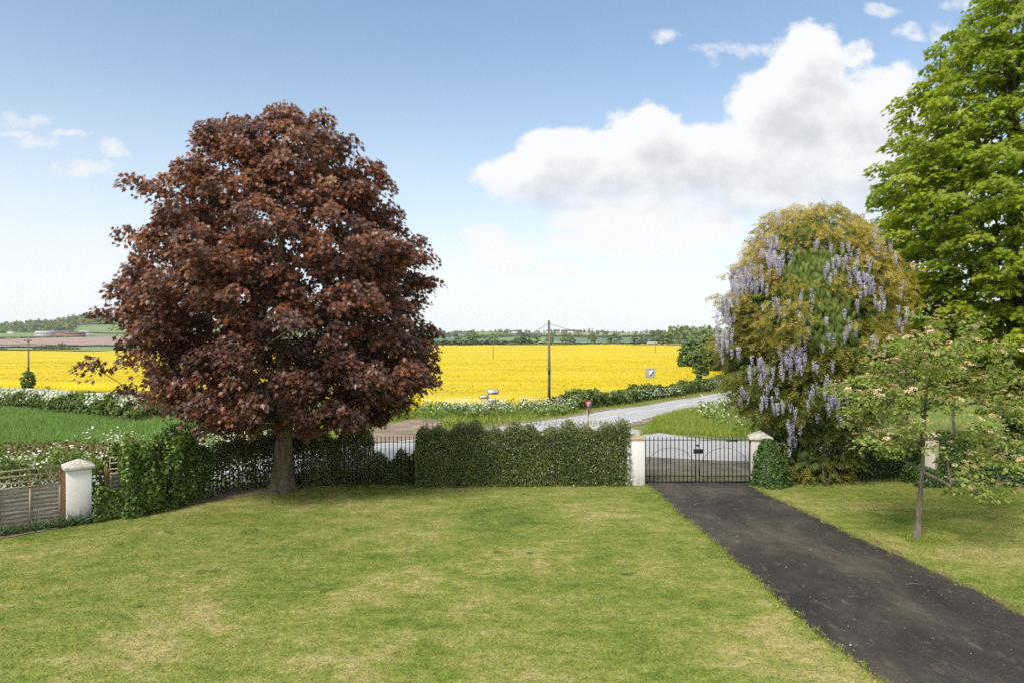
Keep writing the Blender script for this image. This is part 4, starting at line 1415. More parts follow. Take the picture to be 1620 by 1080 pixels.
# big leafy shrub between fence and railings
hp = [(-10.15, 17.35), (-9.45, 18.2), (-8.75, 19.55)]
hd = thing('shrub', (-9.3, 18.3, 0), 'big glossy mid-green shrub between the white pillar and the railings', 'shrub')
leafy(rng, hp, lambda t: 1.22 + 0.55 * min(1, t / 0.7) + 0.10 * math.sin(t * 4) + 0.05 * math.sin(t * 13) - 0.30 * max(0, t - 1.7), lambda t: 1.35 - 0.55 * max(0, t - 1.2), 15000, 'broad', 0.095, M_shrub, 'leaves', hd, top_bias=0.42, lump=0.30, inner=0.6, bulge=0.10, gaps=lambda a, h: 0.97 if a < 2.0 else 0.6)
hp = [(-10.35, 16.9), (-9.7, 17.35)]
hd = thing('shrub', (-10.0, 17.1, 0), 'low yellow-green shrub at the foot of the white pillar', 'shrub')
leafy(rng, hp, lambda t: 0.62 + 0.08 * math.sin(t * 6), 0.6, 2300, 'broad', 0.095, M_shrub, 'leaves', hd, top_bias=0.5, lump=0.2, inner=0.5)

# unclipped growth behind the wooden fence
hp = [(-17.5, 12.6), (-14.0, 15.2), (-11.2, 17.6), (-9.4, 19.6)]
hd = thing('hedge', (-13.0, 16.2, 0), 'loose leafy growth with white flowers rising behind the wooden trellis fence', 'hedge')
leafy(rng, hp, lambda t: 1.50 + 0.10 * math.sin(t * 2.1) + 0.08 * math.sin(t * 5), 0.8, 15000, 'broad', 0.085, M_parsley, 'leaves', hd, top_bias=0.5, lump=0.25, inner=0.6)
n = 700
t0 = rng.random(n) * 3
hx, hy = np.interp(t0, [0, 1, 2, 3], [p_[0] for p_ in hp]), np.interp(t0, [0, 1, 2, 3], [p_[1] for p_ in hp])
scatter('blossom', 'clump', np.stack([hx + rng.normal(0, 0.28, n), hy + rng.normal(0, 0.28, n), 1.40 + rng.uniform(-0.2, 0.22, n)], -1), rdir(rng, n), rdir(rng, n) * 0.6 + np.array((0, -0.3, 0.9)), 0.05, rng.random(n), M_blossom, hd)

# climber over the right gate pillar
pp = thing('climber', (7.75, 20.75, 0), 'dark green climber heaped against the right gate pillar', 'climber')
n = 6500
t_ = rng.random(n)
zz = t_ ** 1.15 * 1.42
rad = np.interp(zz, [0, 0.35, 0.8, 1.15, 1.45], [0.62, 0.60, 0.46, 0.30, 0.12])
a = rng.uniform(0, 6.283, n)
rr = rad * (0.7 + 0.34 * rng.random(n)) * (1 + 0.14 * np.sin(3 * a + zz * 5) + 0.1 * np.sin(7 * a - zz * 8))
pos = np.stack([7.78 + rr * np.cos(a) * 0.95 + 0.08 * (1 - zz), 20.72 + rr * np.sin(a) * 0.62, zz + 0.02], -1)
o_ = np.stack([np.cos(a), np.sin(a), np.full(n, 0.4)], -1)
scatter('leaves', 'oval', pos, rng.normal(0, 0.6, (n, 3)) + np.array((0, 0, -0.3)), o_ + rng.normal(0, 0.45, (n, 3)), 0.075 * rng.uniform(0.6, 1.3, n), rng.random(n), M_ivy, pp)
# dark growth behind the railings on the right
hp = [(10.6, 22.3), (13.0, 22.4), (15.0, 22.3), (19.5, 22.4)]
hd = thing('hedge', (15.0, 22.3, 0), 'deep dark hedge behind the railings under the green maple', 'hedge')
leafy(rng, hp, lambda t: 1.25 + 0.12 * math.sin(t * 2) + 0.25 * min(1, max(0, (t - 3) / 2)), 0.9, 26000, 'oval', 0.10, M_ivy, 'leaves', hd, top_bias=0.35, lump=0.2, inner=0.6)
hp = [(12.2, 20.95), (13.9, 20.98), (16, 21.0), (19.5, 21.1)]
hd = thing('shrub', (16.0, 21.0, 0), 'dark sprawling shrub on the lawn edge at far right, in front of the railings', 'shrub')
leafy(rng, hp, lambda t: 0.40 + 0.75 * min(1.0, max(0.0, (t - 0.9) / 0.8)) + 0.15 * math.sin(t * 1.7) + 0.1 * math.sin(t * 5), 0.8, 17000, 'oval', 0.09, M_ivy, 'leaves', hd, top_bias=0.45, lump=0.3, inner=0.6)

# roadside hedge and weeds beyond the main road
def along(c, nrm, off, i0, i1, step=4):
    return [(c[i, 0] + nrm[i, 0] * off, c[i, 1] + nrm[i, 1] * off) for i in range(i0, i1, step)]


i_a = int(np.argmin(np.abs(RC[:, 1] - 52)))
i_b = int(np.argmin(np.abs(RC[:, 1] - 135)))
hp = along(RC, RN, 6.6, i_a, i_b)
hd = thing('hedge', (hp[3][0], hp[3][1], float(terr(*hp[3]))), 'long rough roadside hedge between the main road and the yellow field', 'hedge')
leafy(rng, hp, lambda t: 1.12 + 0.25 * math.sin(t * 0.35) + 0.14 * math.sin(t * 1.3) - 0.8 * max(0, 1 - t / 4), 2.6, 30000, 'clump', 0.21, M_thorn, 'leaves', hd, base=None, top_bias=0.55, lump=0.22, inner=0.4)
hb = []
n = 3600
ii = rng.integers(0, len(hp), n)
hpA = np.array(hp)
t0 = rng.choice([4, 5, 9, 11, 12, 16, 17], n) + rng.normal(0, 0.5, n)
hx = np.interp(t0, np.arange(len(hp)), hpA[:, 0]) + rng.normal(0.5, 0.6, n)
hy = np.interp(t0, np.arange(len(hp)), hpA[:, 1]) - np.abs(rng.normal(0.2, 0.6, n))
hz = terr(hx, hy) + rng.uniform(0.4, 1.15, n)
scatter('blossom', 'clump', np.stack([hx, hy, hz], -1), rdir(rng, n), rdir(rng, n) + np.array((0, -0.6, 0.5)), 0.12, rng.random(n), M_blossom, hd)

# hawthorn hedge with blossom beyond the wheat
hp = [tuple(G(x, y)[:2]) for x, y in [(-160, 636), (-60, 641), (0, 644), (60, 648), (110, 653), (160, 659), (210, 664), (250, 668)]]
hd = thing('hawthorn_hedge', (hp[3][0], hp[3][1], float(terr(*hp[3]))), 'field hedge beyond the wheat with masses of white hawthorn blossom', 'hedge')
leafy(rng, hp, lambda t: 1.25 + 0.22 * math.sin(t * 0.8) + 0.12 * math.sin(t * 2.3), 2.6, 22000, 'clump', 0.20, M_thorn, 'leaves', hd, base=None, top_bias=0.5, lump=0.22, inner=0.4)
hpA = np.array(hp)
n = 9000
t0 = np.concatenate([rng.uniform(0, 4.15, int(n * 0.8)), rng.normal(5.25, 0.16, int(n * 0.13)), rng.normal(6.1, 0.12, n - int(n * 0.8) - int(n * 0.13))])
hx = np.interp(t0, np.arange(len(hp)), hpA[:, 0]) + rng.normal(0, 0.3, n)
hy = np.interp(t0, np.arange(len(hp)), hpA[:, 1]) - rng.uniform(-0.9, 1.35, n)
hz = terr(hx, hy) + np.clip(rng.normal(1.08, 0.36, n), 0.35, 1.7)
keep = np.sin(hx * 1.9 + np.sin(hy * 2)) + rng.normal(0, 0.5, n) > -0.55
scatter('blossom', 'clump', np.stack([hx, hy, hz], -1)[keep], rdir(rng, keep.sum()), (rdir(rng, n) + np.array((0, -0.7, 0.7)))[keep], 0.16, rng.random(n)[keep], M_blossom, hd)

# grassy banks: long blades by zone
rng = np.random.default_rng(230)
rb = along(RC, RN, 3.1, i_a - 26, i_b, 3)
rf = along(RC, RN, 6.0, i_a - 26, i_b, 3)
blades('verge_grass', rb + rf[::-1], 42000, 0.28, 0.045, M_grassblade, 0.02, rng, 0.45, label='long bright grass on the far bank of the main road', clumpy=0.3)
tri = [tuple(G(x, y)[:2]) for x, y in [(1012, 690), (1035, 663), (1085, 650), (1140, 641), (1230, 627), (1400, 606), (1640, 610)]] + [(26, 33.5), (15, 34.2), (10.5, 35.2), (8.0, 36.8)]
tri_near = [tuple(G(x, y)[:2]) for x, y in [(1012, 690), (1035, 663), (1085, 650), (1140, 641), (1230, 632), (1260, 660)]] + [(16, 34.0), (10.5, 35.2), (8.0, 36.8)]
blades('verge_grass', tri_near, 60000, 0.38, 0.035, M_grassblade, 0.02, rng, 0.4, label='dense lush grass on the point of the triangle at the junction', clumpy=0.3)
blades('verge_grass', tri, 26000, 0.42, 0.05, M_grassblade, 0.02, rng, 0.4, label='tall lush grass on the triangle between lane and main road', clumpy=0.45)
blades('verge_grass', [(-34, 21), (-18, 22), (-10.5, 29), (-7.0, 33.5), (-9, 37), (-14.5, 37), (-14, 31.2), (-18, 27.0), (-34, 24.8)], 26000, 0.38, 0.05, M_grassblade, 0.02, rng, 0.45, label='rough grass between the main road and the wheat', clumpy=0.4)
blades('verge_grass', [(-9, 37), (-5.5, 35.5), (-3, 40), (2, 48.5), (5, 56), (-3, 57.5), (-13, 60), (-25, 70), (-46, 87), (-60, 90), (-45, 72), (-27, 54), (-16, 46), (-14.5, 38)], 42000, 0.48, 0.06, M_grassblade, 0.02, rng, 0.45, label='rough grass bank below the yellow field', clumpy=0.4, avoid=[[tuple(G(x, y)[:2]) for x, y in [(575, 704), (690, 690), (700, 660), (640, 664), (590, 680)]]])
blades('verge_grass', [(3.2, 21.6), (8.6, 21.6), (8.6, 22.5), (7.0, 22.7), (4.4, 22.7), (3.2, 22.4)], 2600, 0.05, 0.012, M_grassblade, 0.02, rng, 0.6, label='thin short grass just outside the gate', clumpy=0.5)
blades('verge_grass', [(8.6, 22.6), (30, 22.6), (30, 24.4), (18, 25.6), (10.5, 26.6)], 12000, 0.30, 0.03, M_grassblade, 0.0, rng, 0.45, label='grass between the right railings and the lane', clumpy=0.4)
blades('verge_grass', [(-9.5, 20.6), (-8.0, 20.9), (-3.2, 21.9), (3.0, 22.1), (1.5, 27.0), (-2.0, 27.2), (-6.5, 22.8), (-9.2, 21.2)], 11000, 0.22, 0.03, M_grassblade, 0.0, rng, 0.45, label='grass between the railings and the main road', clumpy=0.4)


# cow parsley: pale umbels over feathery green
def parsley(rng, poly, n, h, label, ub=0.055, per=9):
    poly = np.array(poly, float)
    lo, hi = poly.min(0), poly.max(0)
    x, y = rng.uniform(lo[0], hi[0], n * 5), rng.uniform(lo[1], hi[1], n * 5)
    f = np.sin(x * 0.9 + 2 * np.sin(y * 0.5)) * np.sin(y * 0.8 + 1.3)
    ok = inside(poly, x, y) & (rng.random(n * 5) < np.clip(0.6 + 0.6 * f, 0.05, 1))
    x, y = x[ok][:n], y[ok][:n]
    m = len(x)
    z0 = terr(x, y)
    hh = h * rng.uniform(0.40, 1.15, m)
    # stems and leaves
    k = 7
    gx_, gy_ = np.repeat(x, k) + rng.normal(0, 0.18, m * k), np.repeat(y, k) + rng.normal(0, 0.18, m * k)
    gz_ = np.repeat(z0, k) + np.repeat(hh, k) * rng.uniform(0.05, 0.8, m * k)
    g = scatter('cow_parsley', 'clump', np.stack([gx_, gy_, gz_], -1), rdir(rng, m * k), rdir(rng, m * k) + np.array((0, -0.4, 0.8)), 0.17, rng.random(m * k), M_parsley)
    tag(g, label, None, None, 'stuff')
    ux, uy = np.repeat(x, per) + rng.normal(0, 0.17, m * per), np.repeat(y, per) + rng.normal(0, 0.17, m * per)
    uz = np.repeat(z0 + hh, per) + rng.normal(0, 0.12, m * per)
    w = scatter('umbels', 'clump', np.stack([ux, uy, uz], -1), rdir(rng, m * per) * np.array((1, 1, 0.3)), rng.normal(0, 0.3, (m * per, 3)) + np.array((0, -0.25, 1.0)), ub * rng.uniform(0.6, 1.4, m * per), rng.random(m * per), M_blossom, g)
    w['kind'] = 'stuff'


rng = np.random.default_rng(240)
parsley(rng, [(-6.5, 46), (-1, 46.5), (4.5, 51.5), (6, 57), (0, 57.5), (-7, 54)], 560, 1.0, 'cow parsley in white flower round the finger post', 0.085, 4)
parsley(rng, along(RC, RN, 5.2, i_a, i_b, 3) + along(RC, RN, 7.6, i_a, i_b, 3)[::-1], 520, 1.25, 'cow parsley along the roadside hedge', 0.10, 4)
parsley(rng, [tuple(G(x, y)[:2]) for x, y in [(1085, 655), (1120, 640), (1180, 634), (1260, 630), (1260, 690), (1170, 690)]], 330, 1.0, 'cow parsley on the triangle beside the wisteria', 0.09, 4)
parsley(rng, [(-30, 20.6), (-16.5, 20.8), (-10.0, 27.6), (-11.5, 28.4), (-18, 24.0), (-31, 23.6)], 380, 0.65, 'cow parsley on the verge behind the wooden fence', 0.07, 5)
parsley(rng, [(-17.5, 26.5), (-9.5, 26.8), (-7.6, 30.5), (-12, 31)], 130, 1.0, 'tall cow parsley beyond the left shrub', 0.08, 7)
# rusty seed heads among them
n = 2600
x = rng.uniform(-30, -12, n)
y = 24.6 + (x + 30) * 0.10 + rng.normal(0, 0.5, n)
z = terr(x, y) + rng.uniform(0.15, 0.75, n)
o = scatter('dock_stems', 'clump', np.stack([x, y, z], -1), rdir(rng, n), rdir(rng, n), 0.11, rng.random(n) * 0.55, M_litter)
tag(o, 'rusty brown dry stems along the near edge of the wheat', None, None, 'stuff')
n = 3000
x = rng.uniform(-60, -18, n)
y = np.interp(x, [-60, -40, -18], [74, 64, 50]) + rng.normal(0, 1.6, n)
z = terr(x, y) + rng.uniform(0.2, 0.8, n)
o = scatter('dry_grass', 'clump', np.stack([x, y, z], -1), rdir(rng, n), rdir(rng, n) + np.array((0, -0.3, 0.8)), 0.22, rng.random(n) * 0.6 + 0.1, M_litter)
tag(o, 'reddish dry grass above the hawthorn hedge', None, None, 'stuff')
# a self-sown patch of rape by the field entrance
n = 2400
c0 = G(600, 662)
x, y = c0[0] + rng.normal(0, 1.1, n), c0[1] + rng.normal(0, 1.3, n)
z = terr(x, y) + rng.uniform(0.1, 1.2, n)
o = scatter('rapeseed_flowers', 'clump', np.stack([x, y, z], -1), rdir(rng, n), rdir(rng, n), 0.15, np.where(z - terr(x, y) > 0.7, 0.3 + 0.7 * rng.random(n), rng.random(n) * 0.24), M_rapef)
tag(o, 'self-sown rapeseed beside the earth field entrance', None, None, 'stuff')

# strap leaves and weeds along the wooden fence
n = 1300
rng = np.random.default_rng(245)
t_ = rng.random(n)
cl = np.round(t_ * 22) / 22 + rng.normal(0, 0.008, n)
bxx = -13.4 + (-10.2 + 13.4) * cl + 0.22 + rng.normal(0, 0.06, n)
byy = 14.35 + (17.05 - 14.35) * cl - 0.18 + rng.normal(0, 0.06, n)
ln = rng.uniform(0.16, 0.42, n)
tipd = np.stack([rng.normal(0, 0.8, n), rng.normal(-0.25, 0.7, n), rng.uniform(0.5, 1.1, n)], -1)
o = scatter('strap_leaved_plants', 'blade', np.stack([bxx, byy, np.zeros(n)], -1), tipd, np.stack([rng.normal(0, 0.5, n), np.full(n, -1.0), np.full(n, 0.8)], -1), ln, rng.random(n), M_strap, None, 0.035)
tag(o, 'strap-leaved plants along the foot of the wooden fence', None, None, 'stuff')

# petals, twigs and dead leaves on drive and lawn
rng = np.random.default_rng(246)
n = 900
tt_ = rng.random(n)
ed = rng.random(n)
ed = np.where(rng.random(n) < 0.5, ed ** 2.2 * 0.5, 1 - ed ** 2.2 * 0.5)
ii = (tt_ ** 0.8 * 110).astype(int)
x = dl[ii, 0] * (1 - ed) + dr[ii, 0] * ed
y = dl[ii, 1] * (1 - ed) + dr[ii, 1] * ed
o = scatter('leaf_litter', 'oval', np.stack([x, y, np.full(n, 0.05)], -1), rdir(rng, n) * np.array((1, 1, 0.15)), np.tile((0.0, 0.0, 1.0), (n, 1)) + rng.normal(0, 0.25, (n, 3)), rng.uniform(0.015, 0.045, n), rng.random(n), M_litter)
tag(o, 'scattered petals and dead leaves on the dark driveway', None, None, 'stuff')
for (px, py, L_, a_) in [(1432, 928, 0.36, 0.2), (1340, 948, 0.25, 0.6)]:
    g = G(px, py)
    mb = MB()
    mb.tube([(g[0], g[1], 0.05), (g[0] + L_ * 0.5, g[1] + L_ * 0.12 * a_, 0.06), (g[0] + L_, g[1] - L_ * a_ * 0.4, 0.05)], [0.009, 0.008, 0.004], 5)
    tag(mb.build('twig', M_barkg), 'longer pale twig lying on the driveway' if L_ > 0.3 else 'shorter dark twig lying near the middle of the driveway', 'twig', 'twigs on the driveway')
# ------------------------------------------------------------------ gate, pillars, railings, wooden fence
def pillar(name, x, y, w, h, rz, label, shaft_m, cap_m, over=0.06, rise=0.20):
    t = thing(name, (x, y, 0), label, 'pillar', None, rz)
    mb = MB()
    mb.box((0, 0, h / 2), (w, w, h))
    mb.build('shaft', shaft_m, t, local=True, bevel=0.012)
    mb = MB()
    a = w / 2 + over
    s = 0.07
    vs = [(-a, -a, h), (a, -a, h), (a, a, h), (-a, a, h), (-a, -a, h + s), (a, -a, h + s), (a, a, h + s), (-a, a, h + s), (0, 0, h + s + rise)]
    mb.add(vs, [(3, 2, 1, 0), (0, 1, 5, 4), (1, 2, 6, 5), (2, 3, 7, 6), (3, 0, 4, 7), (4, 5, 8), (5, 6, 8), (6, 7, 8), (7, 4, 8)])
    mb.build('cap', cap_m, t, local=True, bevel=0.008)
    return t


pillar('pillar', -10.76, 16.93, 0.53, 1.28, R(38), 'bright white painted pillar ending the wooden fence', M_white, M_stone, 0.07, 0.16)
pillar('gate_pillar', 3.78, 21.15, 0.56, 1.38, R(3), 'white gate pillar at the end of the clipped hedge', M_white, M_sandcap, 0.02, 0.11)
pillar('gate_pillar', 7.72, 21.25, 0.58, 1.38, R(-14), 'weathered cream gate pillar half buried in climber', M_cream, M_stone, 0.06, 0.20)
pillar('pillar', 13.15, 21.42, 0.34, 1.42, R(38), 'pale pillar in the railings behind the small flowering tree', M_cream, M_stone, 0.05, 0.12)

# double iron gate
GY0 = 21.15
gt_ = thing('iron_gate', (5.74, GY0, 0), 'black iron double driveway gate of plain vertical bars with two arches', 'gate')
bar_mesh = None


def bar_at(x, y, z0, z1, parent, r=0.0095, name='bar'):
    key = (round(z1 - z0, 3), r)
    if key not in BARS:
        mb = MB()
        mb.tube([(0, 0, 0), (0, 0, z1 - z0 - 0.03), (0, 0, z1 - z0)], [r, r, r * 0.35], 8)
        o = mb.build(name, M_iron, parent, True, local=True)
        BARS[key] = o
    else:
        o = BARS[key].copy()
        COL.objects.link(o)
        o.parent = parent
    o.location = (x, y, z0)
    return o


BARS = {}
for side in (-1, 1):
    xa, xb = (4.12, 5.70) if side < 0 else (5.78, 7.36)
    lx = (xa + xb) / 2
    lf = MB()
    for z, h in ((1.36, 0.022), (0.245, 0.022), (0.055, 0.030)):
        lf.box((0, 0, z), (xb - xa, 0.030, h))
    leaf = lf.build('gate_leaf', M_iron, gt_, local=True)
    leaf.location = (lx - 5.74, 0, 0)
    nb = 13
    for k in range(nb):
        x = -(xb - xa) / 2 + 0.012 + (xb - xa - 0.024) * k / (nb - 1)
        bar_at(x, -0.017, 0.03, 1.47, leaf, 0.017 if k in (0, nb - 1) else 0.0135)
    mb = MB()
    w2 = (xb - xa) / 2 - 0.03
    pts = []
    for a in np.linspace(0, math.pi, 25):
        pts.append((-w2 * math.cos(a), -0.036, 0.26 + 0.86 * math.sin(a) ** 0.72))
    mb.tube(pts, 0.0065, 6)
    mb.build('arch', M_iron, leaf, True, local=True)
    for z in (1.30, 0.16):
        mb = MB()
        mb.box((side * ((xb - xa) / 2 + 0.045), 0, z), (0.10, 0.05, 0.05))
        mb.build('hinge', M_iron, leaf, local=True)
mb = MB()
mb.box((0.02, -0.06, 1.02), (0.30, 0.012, 0.14))
mb.build('name_plate', M_signblack, gt_, local=True, bevel=0.004)
mb = MB()
mb.box((0.02, 0.0, 1.19), (0.10, 0.05, 0.05))
mb.build('latch', M_iron, gt_, local=True)
mb = MB()
mb.box((0.04, -0.05, 0.14), (0.02, 0.02, 0.28))
mb.build('drop_bolt', M_iron, gt_, local=True)
mb = MB()
mb.box((1.06, -0.045, 1.34), (0.36, 0.014, 0.045))
mb.build('letter_plate', M_iron, gt_, local=True)


def railing(pts, label, sp=0.125, top=1.50, posts=()):
    pts = np.array(pts, float)
    t = thing('iron_railing', (pts[0][0], pts[0][1], 0), label, 'railing')
    o3 = np.array((pts[0][0], pts[0][1], 0.0))
    Ls = np.concatenate([[0], np.cumsum(np.linalg.norm(np.diff(pts, axis=0), axis=1))])
    for z in (1.30, 0.18):
        mb = MB()
        for p, q in zip(pts[:-1], pts[1:]):
            c = (p + q) / 2
            L_ = np.linalg.norm(q - p)
            mb.box((c[0] - o3[0], c[1] - o3[1], z), (L_, 0.034, 0.012), math.atan2(q[1] - p[1], q[0] - p[0]))
        mb.build('rail', M_iron, t, local=True)
    n = int(Ls[-1] / sp)
    for k in range(n + 1):
        s = k * sp
        if any(abs(s - b) < sp * 0.5 for b in posts):
            continue
        bar_at(float(np.interp(s, Ls, pts[:, 0])) - o3[0], float(np.interp(s, Ls, pts[:, 1])) - o3[1] - 0.024, 0.04, top, t, 0.0125)
    for s in posts:
        x, y = float(np.interp(s, Ls, pts[:, 0])) - o3[0], float(np.interp(s, Ls, pts[:, 1])) - o3[1]
        mb = MB()
        mb.tube([(x, y, 0), (x, y, 1.50)], 0.02, 8)
        po = mb.build('post', M_iron, t, True, local=True)
        mb = MB()
        mb.tube([(x, y, 1.50), (x, y, 1.53), (x, y, 1.57), (x, y, 1.62), (x, y, 1.67)], [0.015, 0.028, 0.036, 0.026, 0.004], 8)
        mb.build('finial', M_rust, po, True, local=True)
    return t


railing([(-9.35, 18.55), (-8.0, 20.1), (-6.7, 20.9), (-5.2, 21.05), (-2.6, 21.15)], 'black railings with a finial post on the left, overgrown by hedge', posts=(5.50,))
railing([(8.1, 21.35), (12.9, 21.45)], 'black railings behind the wisteria and small flowering tree', posts=(3.0,))
railing([(13.4, 21.45), (20.5, 21.6)], 'black railings at the far right below the green maple', posts=(3.6,))
# low brick kerb wall under the right-hand railings
mb = MB()
mb.box((16.7, 21.55, 0.10), (7.0, 0.30, 0.22))
tag(mb.build('brick_wall', M_brick, None, bevel=0.015), 'low brown brick wall under the railings at far right', 'wall')

# wooden fence: lap panels with trellis top
def fence_panel(p, q, label, group, bh=0.94, th=1.38, nbat=4, posts=()):
    p, q = np.array(p, float), np.array(q, float)
    L_ = float(np.linalg.norm(q - p))
    rz = math.atan2(q[1] - p[1], q[0] - p[0])
    t = thing('wooden_fence', (p[0], p[1], 0), label, 'fence', group, rz)
    nb = 9
    mb = MB()
    for k in range(nb):
        z0 = 0.06 + (bh - 0.06) * k / nb
        h = (bh - 0.06) / nb + 0.02
        # each board leans over the one below, with a wavy lower edge
        m = 14
        vs, fs = [], []
        for i in range(m + 1):
            x = L_ * i / m
            wv = 0.010 * math.sin(i * 1.1 + k * 2.0) + 0.006 * math.sin(i * 2.3 + k)
            vs += [(x, -0.022, z0 - 0.01 + wv), (x, -0.004, z0 + h), (x, 0.006, z0 + h), (x, -0.010, z0 - 0.01 + wv)]
        for i in range(m):
            b = i * 4
            for u0, u1 in ((0, 1), (1, 2), (2, 3), (3, 0)):
                fs.append((b + u0, b + 4 + u0, b + 4 + u1, b + u1))
        mb.add(vs, fs)
    mb.build('boards', M_wood, t, local=True)
    for k in range(nbat):
        mb = MB()
        mb.box((0.03 + (L_ - 0.06) * k / (nbat - 1), -0.036, bh / 2 + 0.03), (0.040, 0.024, bh - 0.04))
        mb.build('batten', M_batten, t, local=True)
    mb = MB()
    mb.box((L_ / 2, -0.038, bh + 0.035), (L_, 0.034, 0.034))
    mb.box((L_ / 2, -0.026, bh + 0.15), (L_, 0.018, 0.030))
    mb.box((L_ / 2, -0.026, bh + 0.30), (L_, 0.018, 0.030))
    mb.box((L_ / 2, -0.030, th), (L_, 0.030, 0.036))
    nv = max(3, int(L_ / 0.19))
    for k in range(nv + 1):
        mb.box((0.02 + (L_ - 0.04) * k / nv, -0.008, (bh + th) / 2 + 0.02), (0.036, 0.016, th - bh - 0.01))
    mb.build('trellis', M_batten, t, local=True)
    return t


d_ = np.array((0.757, 0.653))
pe = np.array((-10.98, 16.62))
ps_ = pe - d_ * 1.83
fence_panel(ps_, pe, 'grey lapped board panel with trellis top just left of the white pillar', 'wooden fence panels')
fence_panel(ps_ - d_ * 1.93, ps_ - d_ * 0.10, 'grey lapped board panel with trellis top at the left edge', 'wooden fence panels')
pr = np.array((-10.22, 17.32))
fence_panel(pr, pr + np.array((0.60, 0.60)) * 1.4, 'short grey board panel half hidden by the glossy shrub', 'wooden fence panels', bh=1.02, th=1.46)
for (x, y, lab) in ((pe[0] + 0.04, pe[1] + 0.02, 'brown timber post on the left side of the white pillar'), (pr[0] - 0.05, pr[1] - 0.04, 'brown timber post on the right side of the white pillar'),
                    (ps_[0] - d_[0] * 0.05, ps_[1] - d_[1] * 0.05, 'brown timber post between the two board panels')):
    mb = MB()
    mb.box((0, 0, 0.62), (0.08, 0.08, 1.24))
    o = mb.build('fence_post', M_post, None, bevel=0.006)
    o.location = (x, y, 0)
    o.rotation_euler = (0, 0, R(40))
    tag(o, lab, 'post', 'brown fence posts')

# ------------------------------------------------------------------ signs
def text_mesh(name, body, size, mat, parent, loc, rot, ext=0.002):
    cu = bpy.data.curves.new(name, 'FONT')
    cu.body = body
    cu.size = size
    cu.extrude = ext
    cu.align_x = 'CENTER'
    cu.align_y = 'CENTER'
    tmp = bpy.data.objects.new(name, cu)
    COL.objects.link(tmp)
    dg = bpy.context.evaluated_depsgraph_get()
    me = bpy.data.meshes.new_from_object(tmp.evaluated_get(dg))
    bpy.data.objects.remove(tmp)
    me.materials.clear()
    me.materials.append(mat)
    o = bpy.data.objects.new(name, me)
    COL.objects.link(o)
    o.parent = parent
    o.location = loc
    o.rotation_euler = rot
    return o


def plate(pts, y0, y1, name, mat, parent):
    mb = MB()
    n = len(pts)
    vs = [(x, y0, z) for x, z in pts] + [(x, y1, z) for x, z in pts]
    fs = [tuple(range(n)), tuple(range(2 * n - 1, n - 1, -1))] + [(i, i + n, (i + 1) % n + n, (i + 1) % n) for i in range(n)]
    mb.add(vs, fs)
    return mb.build(name, mat, parent, local=True)


# give way sign at the mouth of the lane, turned towards the lane
gwx, gwy = (930 - 810) / FPX * 27.0, 27.0
gz = float(terr(gwx, gwy))
gw = thing('give_way_sign', (gwx, gwy, gz), 'red and white give way triangle seen at a slant above the hedge', 'road sign', None, R(62))
top, bot = 2.09 - gz, 1.46 - gz
s2 = (top - bot) / math.sqrt(3) * 1.0
plate([(0, bot), (s2, top), (-s2, top)], -0.050, -0.042, 'plate', M_signred, gw)
i_ = 0.075
plate([(0, bot + i_ * 2.1), (s2 - i_ * 1.75, top - i_), (-s2 + i_ * 1.75, top - i_)], -0.056, -0.0505, 'white_field', M_signwhite, gw)
text_mesh('lettering', 'GIVE', 0.105, M_signblack, gw, (0, -0.058, top - 0.17), (R(90), 0, 0))
text_mesh('lettering', 'WAY', 0.105, M_signblack, gw, (0, -0.058, top - 0.28), (R(90), 0, 0))
mb = MB()
mb.tube([(0, 0, 0), (0, 0, top - 0.05)], 0.038, 10)
mb.build('post', M_metal, gw, True, local=True)
mb = MB()
mb.tube([(0, 0, bot - 0.36), (0, 0, bot - 0.05)], 0.042, 10)
mb.build('collar', M_signyel, gw, True, local=True)

# finger post
b = G(772, 657)
fpz = CAM_H
fp_ = thing('finger_post', tuple(b), 'three-armed white direction sign standing in cow parsley', 'road sign')
sc_ = b[1] / FPX


def fz(py):
    return CAM_H + (540 - py) * sc_ - b[2]


mb = MB()
mb.tube([(0, 0, 0), (0, 0, fz(613))], 0.05, 10)
mb.build('post', M_metal, fp_, True, local=True)
for (xa, xb, ya, yb, rz, rows) in ((-0.5, 15.5, 615.2, 623.4, 6, 2), (-13, -0.5, 624.6, 630.4, 8, 1), (0.5, 11.5, 628.8, 635.2, -6, 1)):
    x0, x1, z1, z0 = xa * sc_, xb * sc_, fz(ya), fz(yb)
    zm = (z0 + z1) / 2
    e = 0.10
    def shape(m):
        if xb > 2:
            return [(x0 + m, z0 + m), (x1 - m * 1.2, z0 + m), (x1 + e - m * 1.6, zm), (x1 - m * 1.2, z1 - m), (x0 + m, z1 - m)]
        return [(x0 + m * 1.2, z0 + m), (x1 - m, z0 + m), (x1 - m, z1 - m), (x0 + m * 1.2, z1 - m), (x0 - e + m * 1.6, zm)]
    arm = plate(shape(0), -0.085, -0.06, 'arm', M_signblack, fp_)
    arm.rotation_euler = (0, 0, R(rz))
    plate(shape(0.03), -0.092, -0.0855, 'white_face', M_signwhite, arm)
    mb = MB()
    for r_ in range(rows):
        zc = zm if rows == 1 else zm + (0.085 if r_ == 0 else -0.075)
        x = x0 + 0.09
        while x < x1 - 0.08:
            w = 0.03 + 0.02 * ((int(x * 100) * 7) % 3)
            if (int(x * 53) % 5) != 0:
                mb.box((x + w / 2, -0.094, zc), (w, 0.003, 0.075 if (int(x * 71) % 2) else 0.055))
            x += w + 0.016
    mb.build('lettering', M_signblack, arm, local=True)

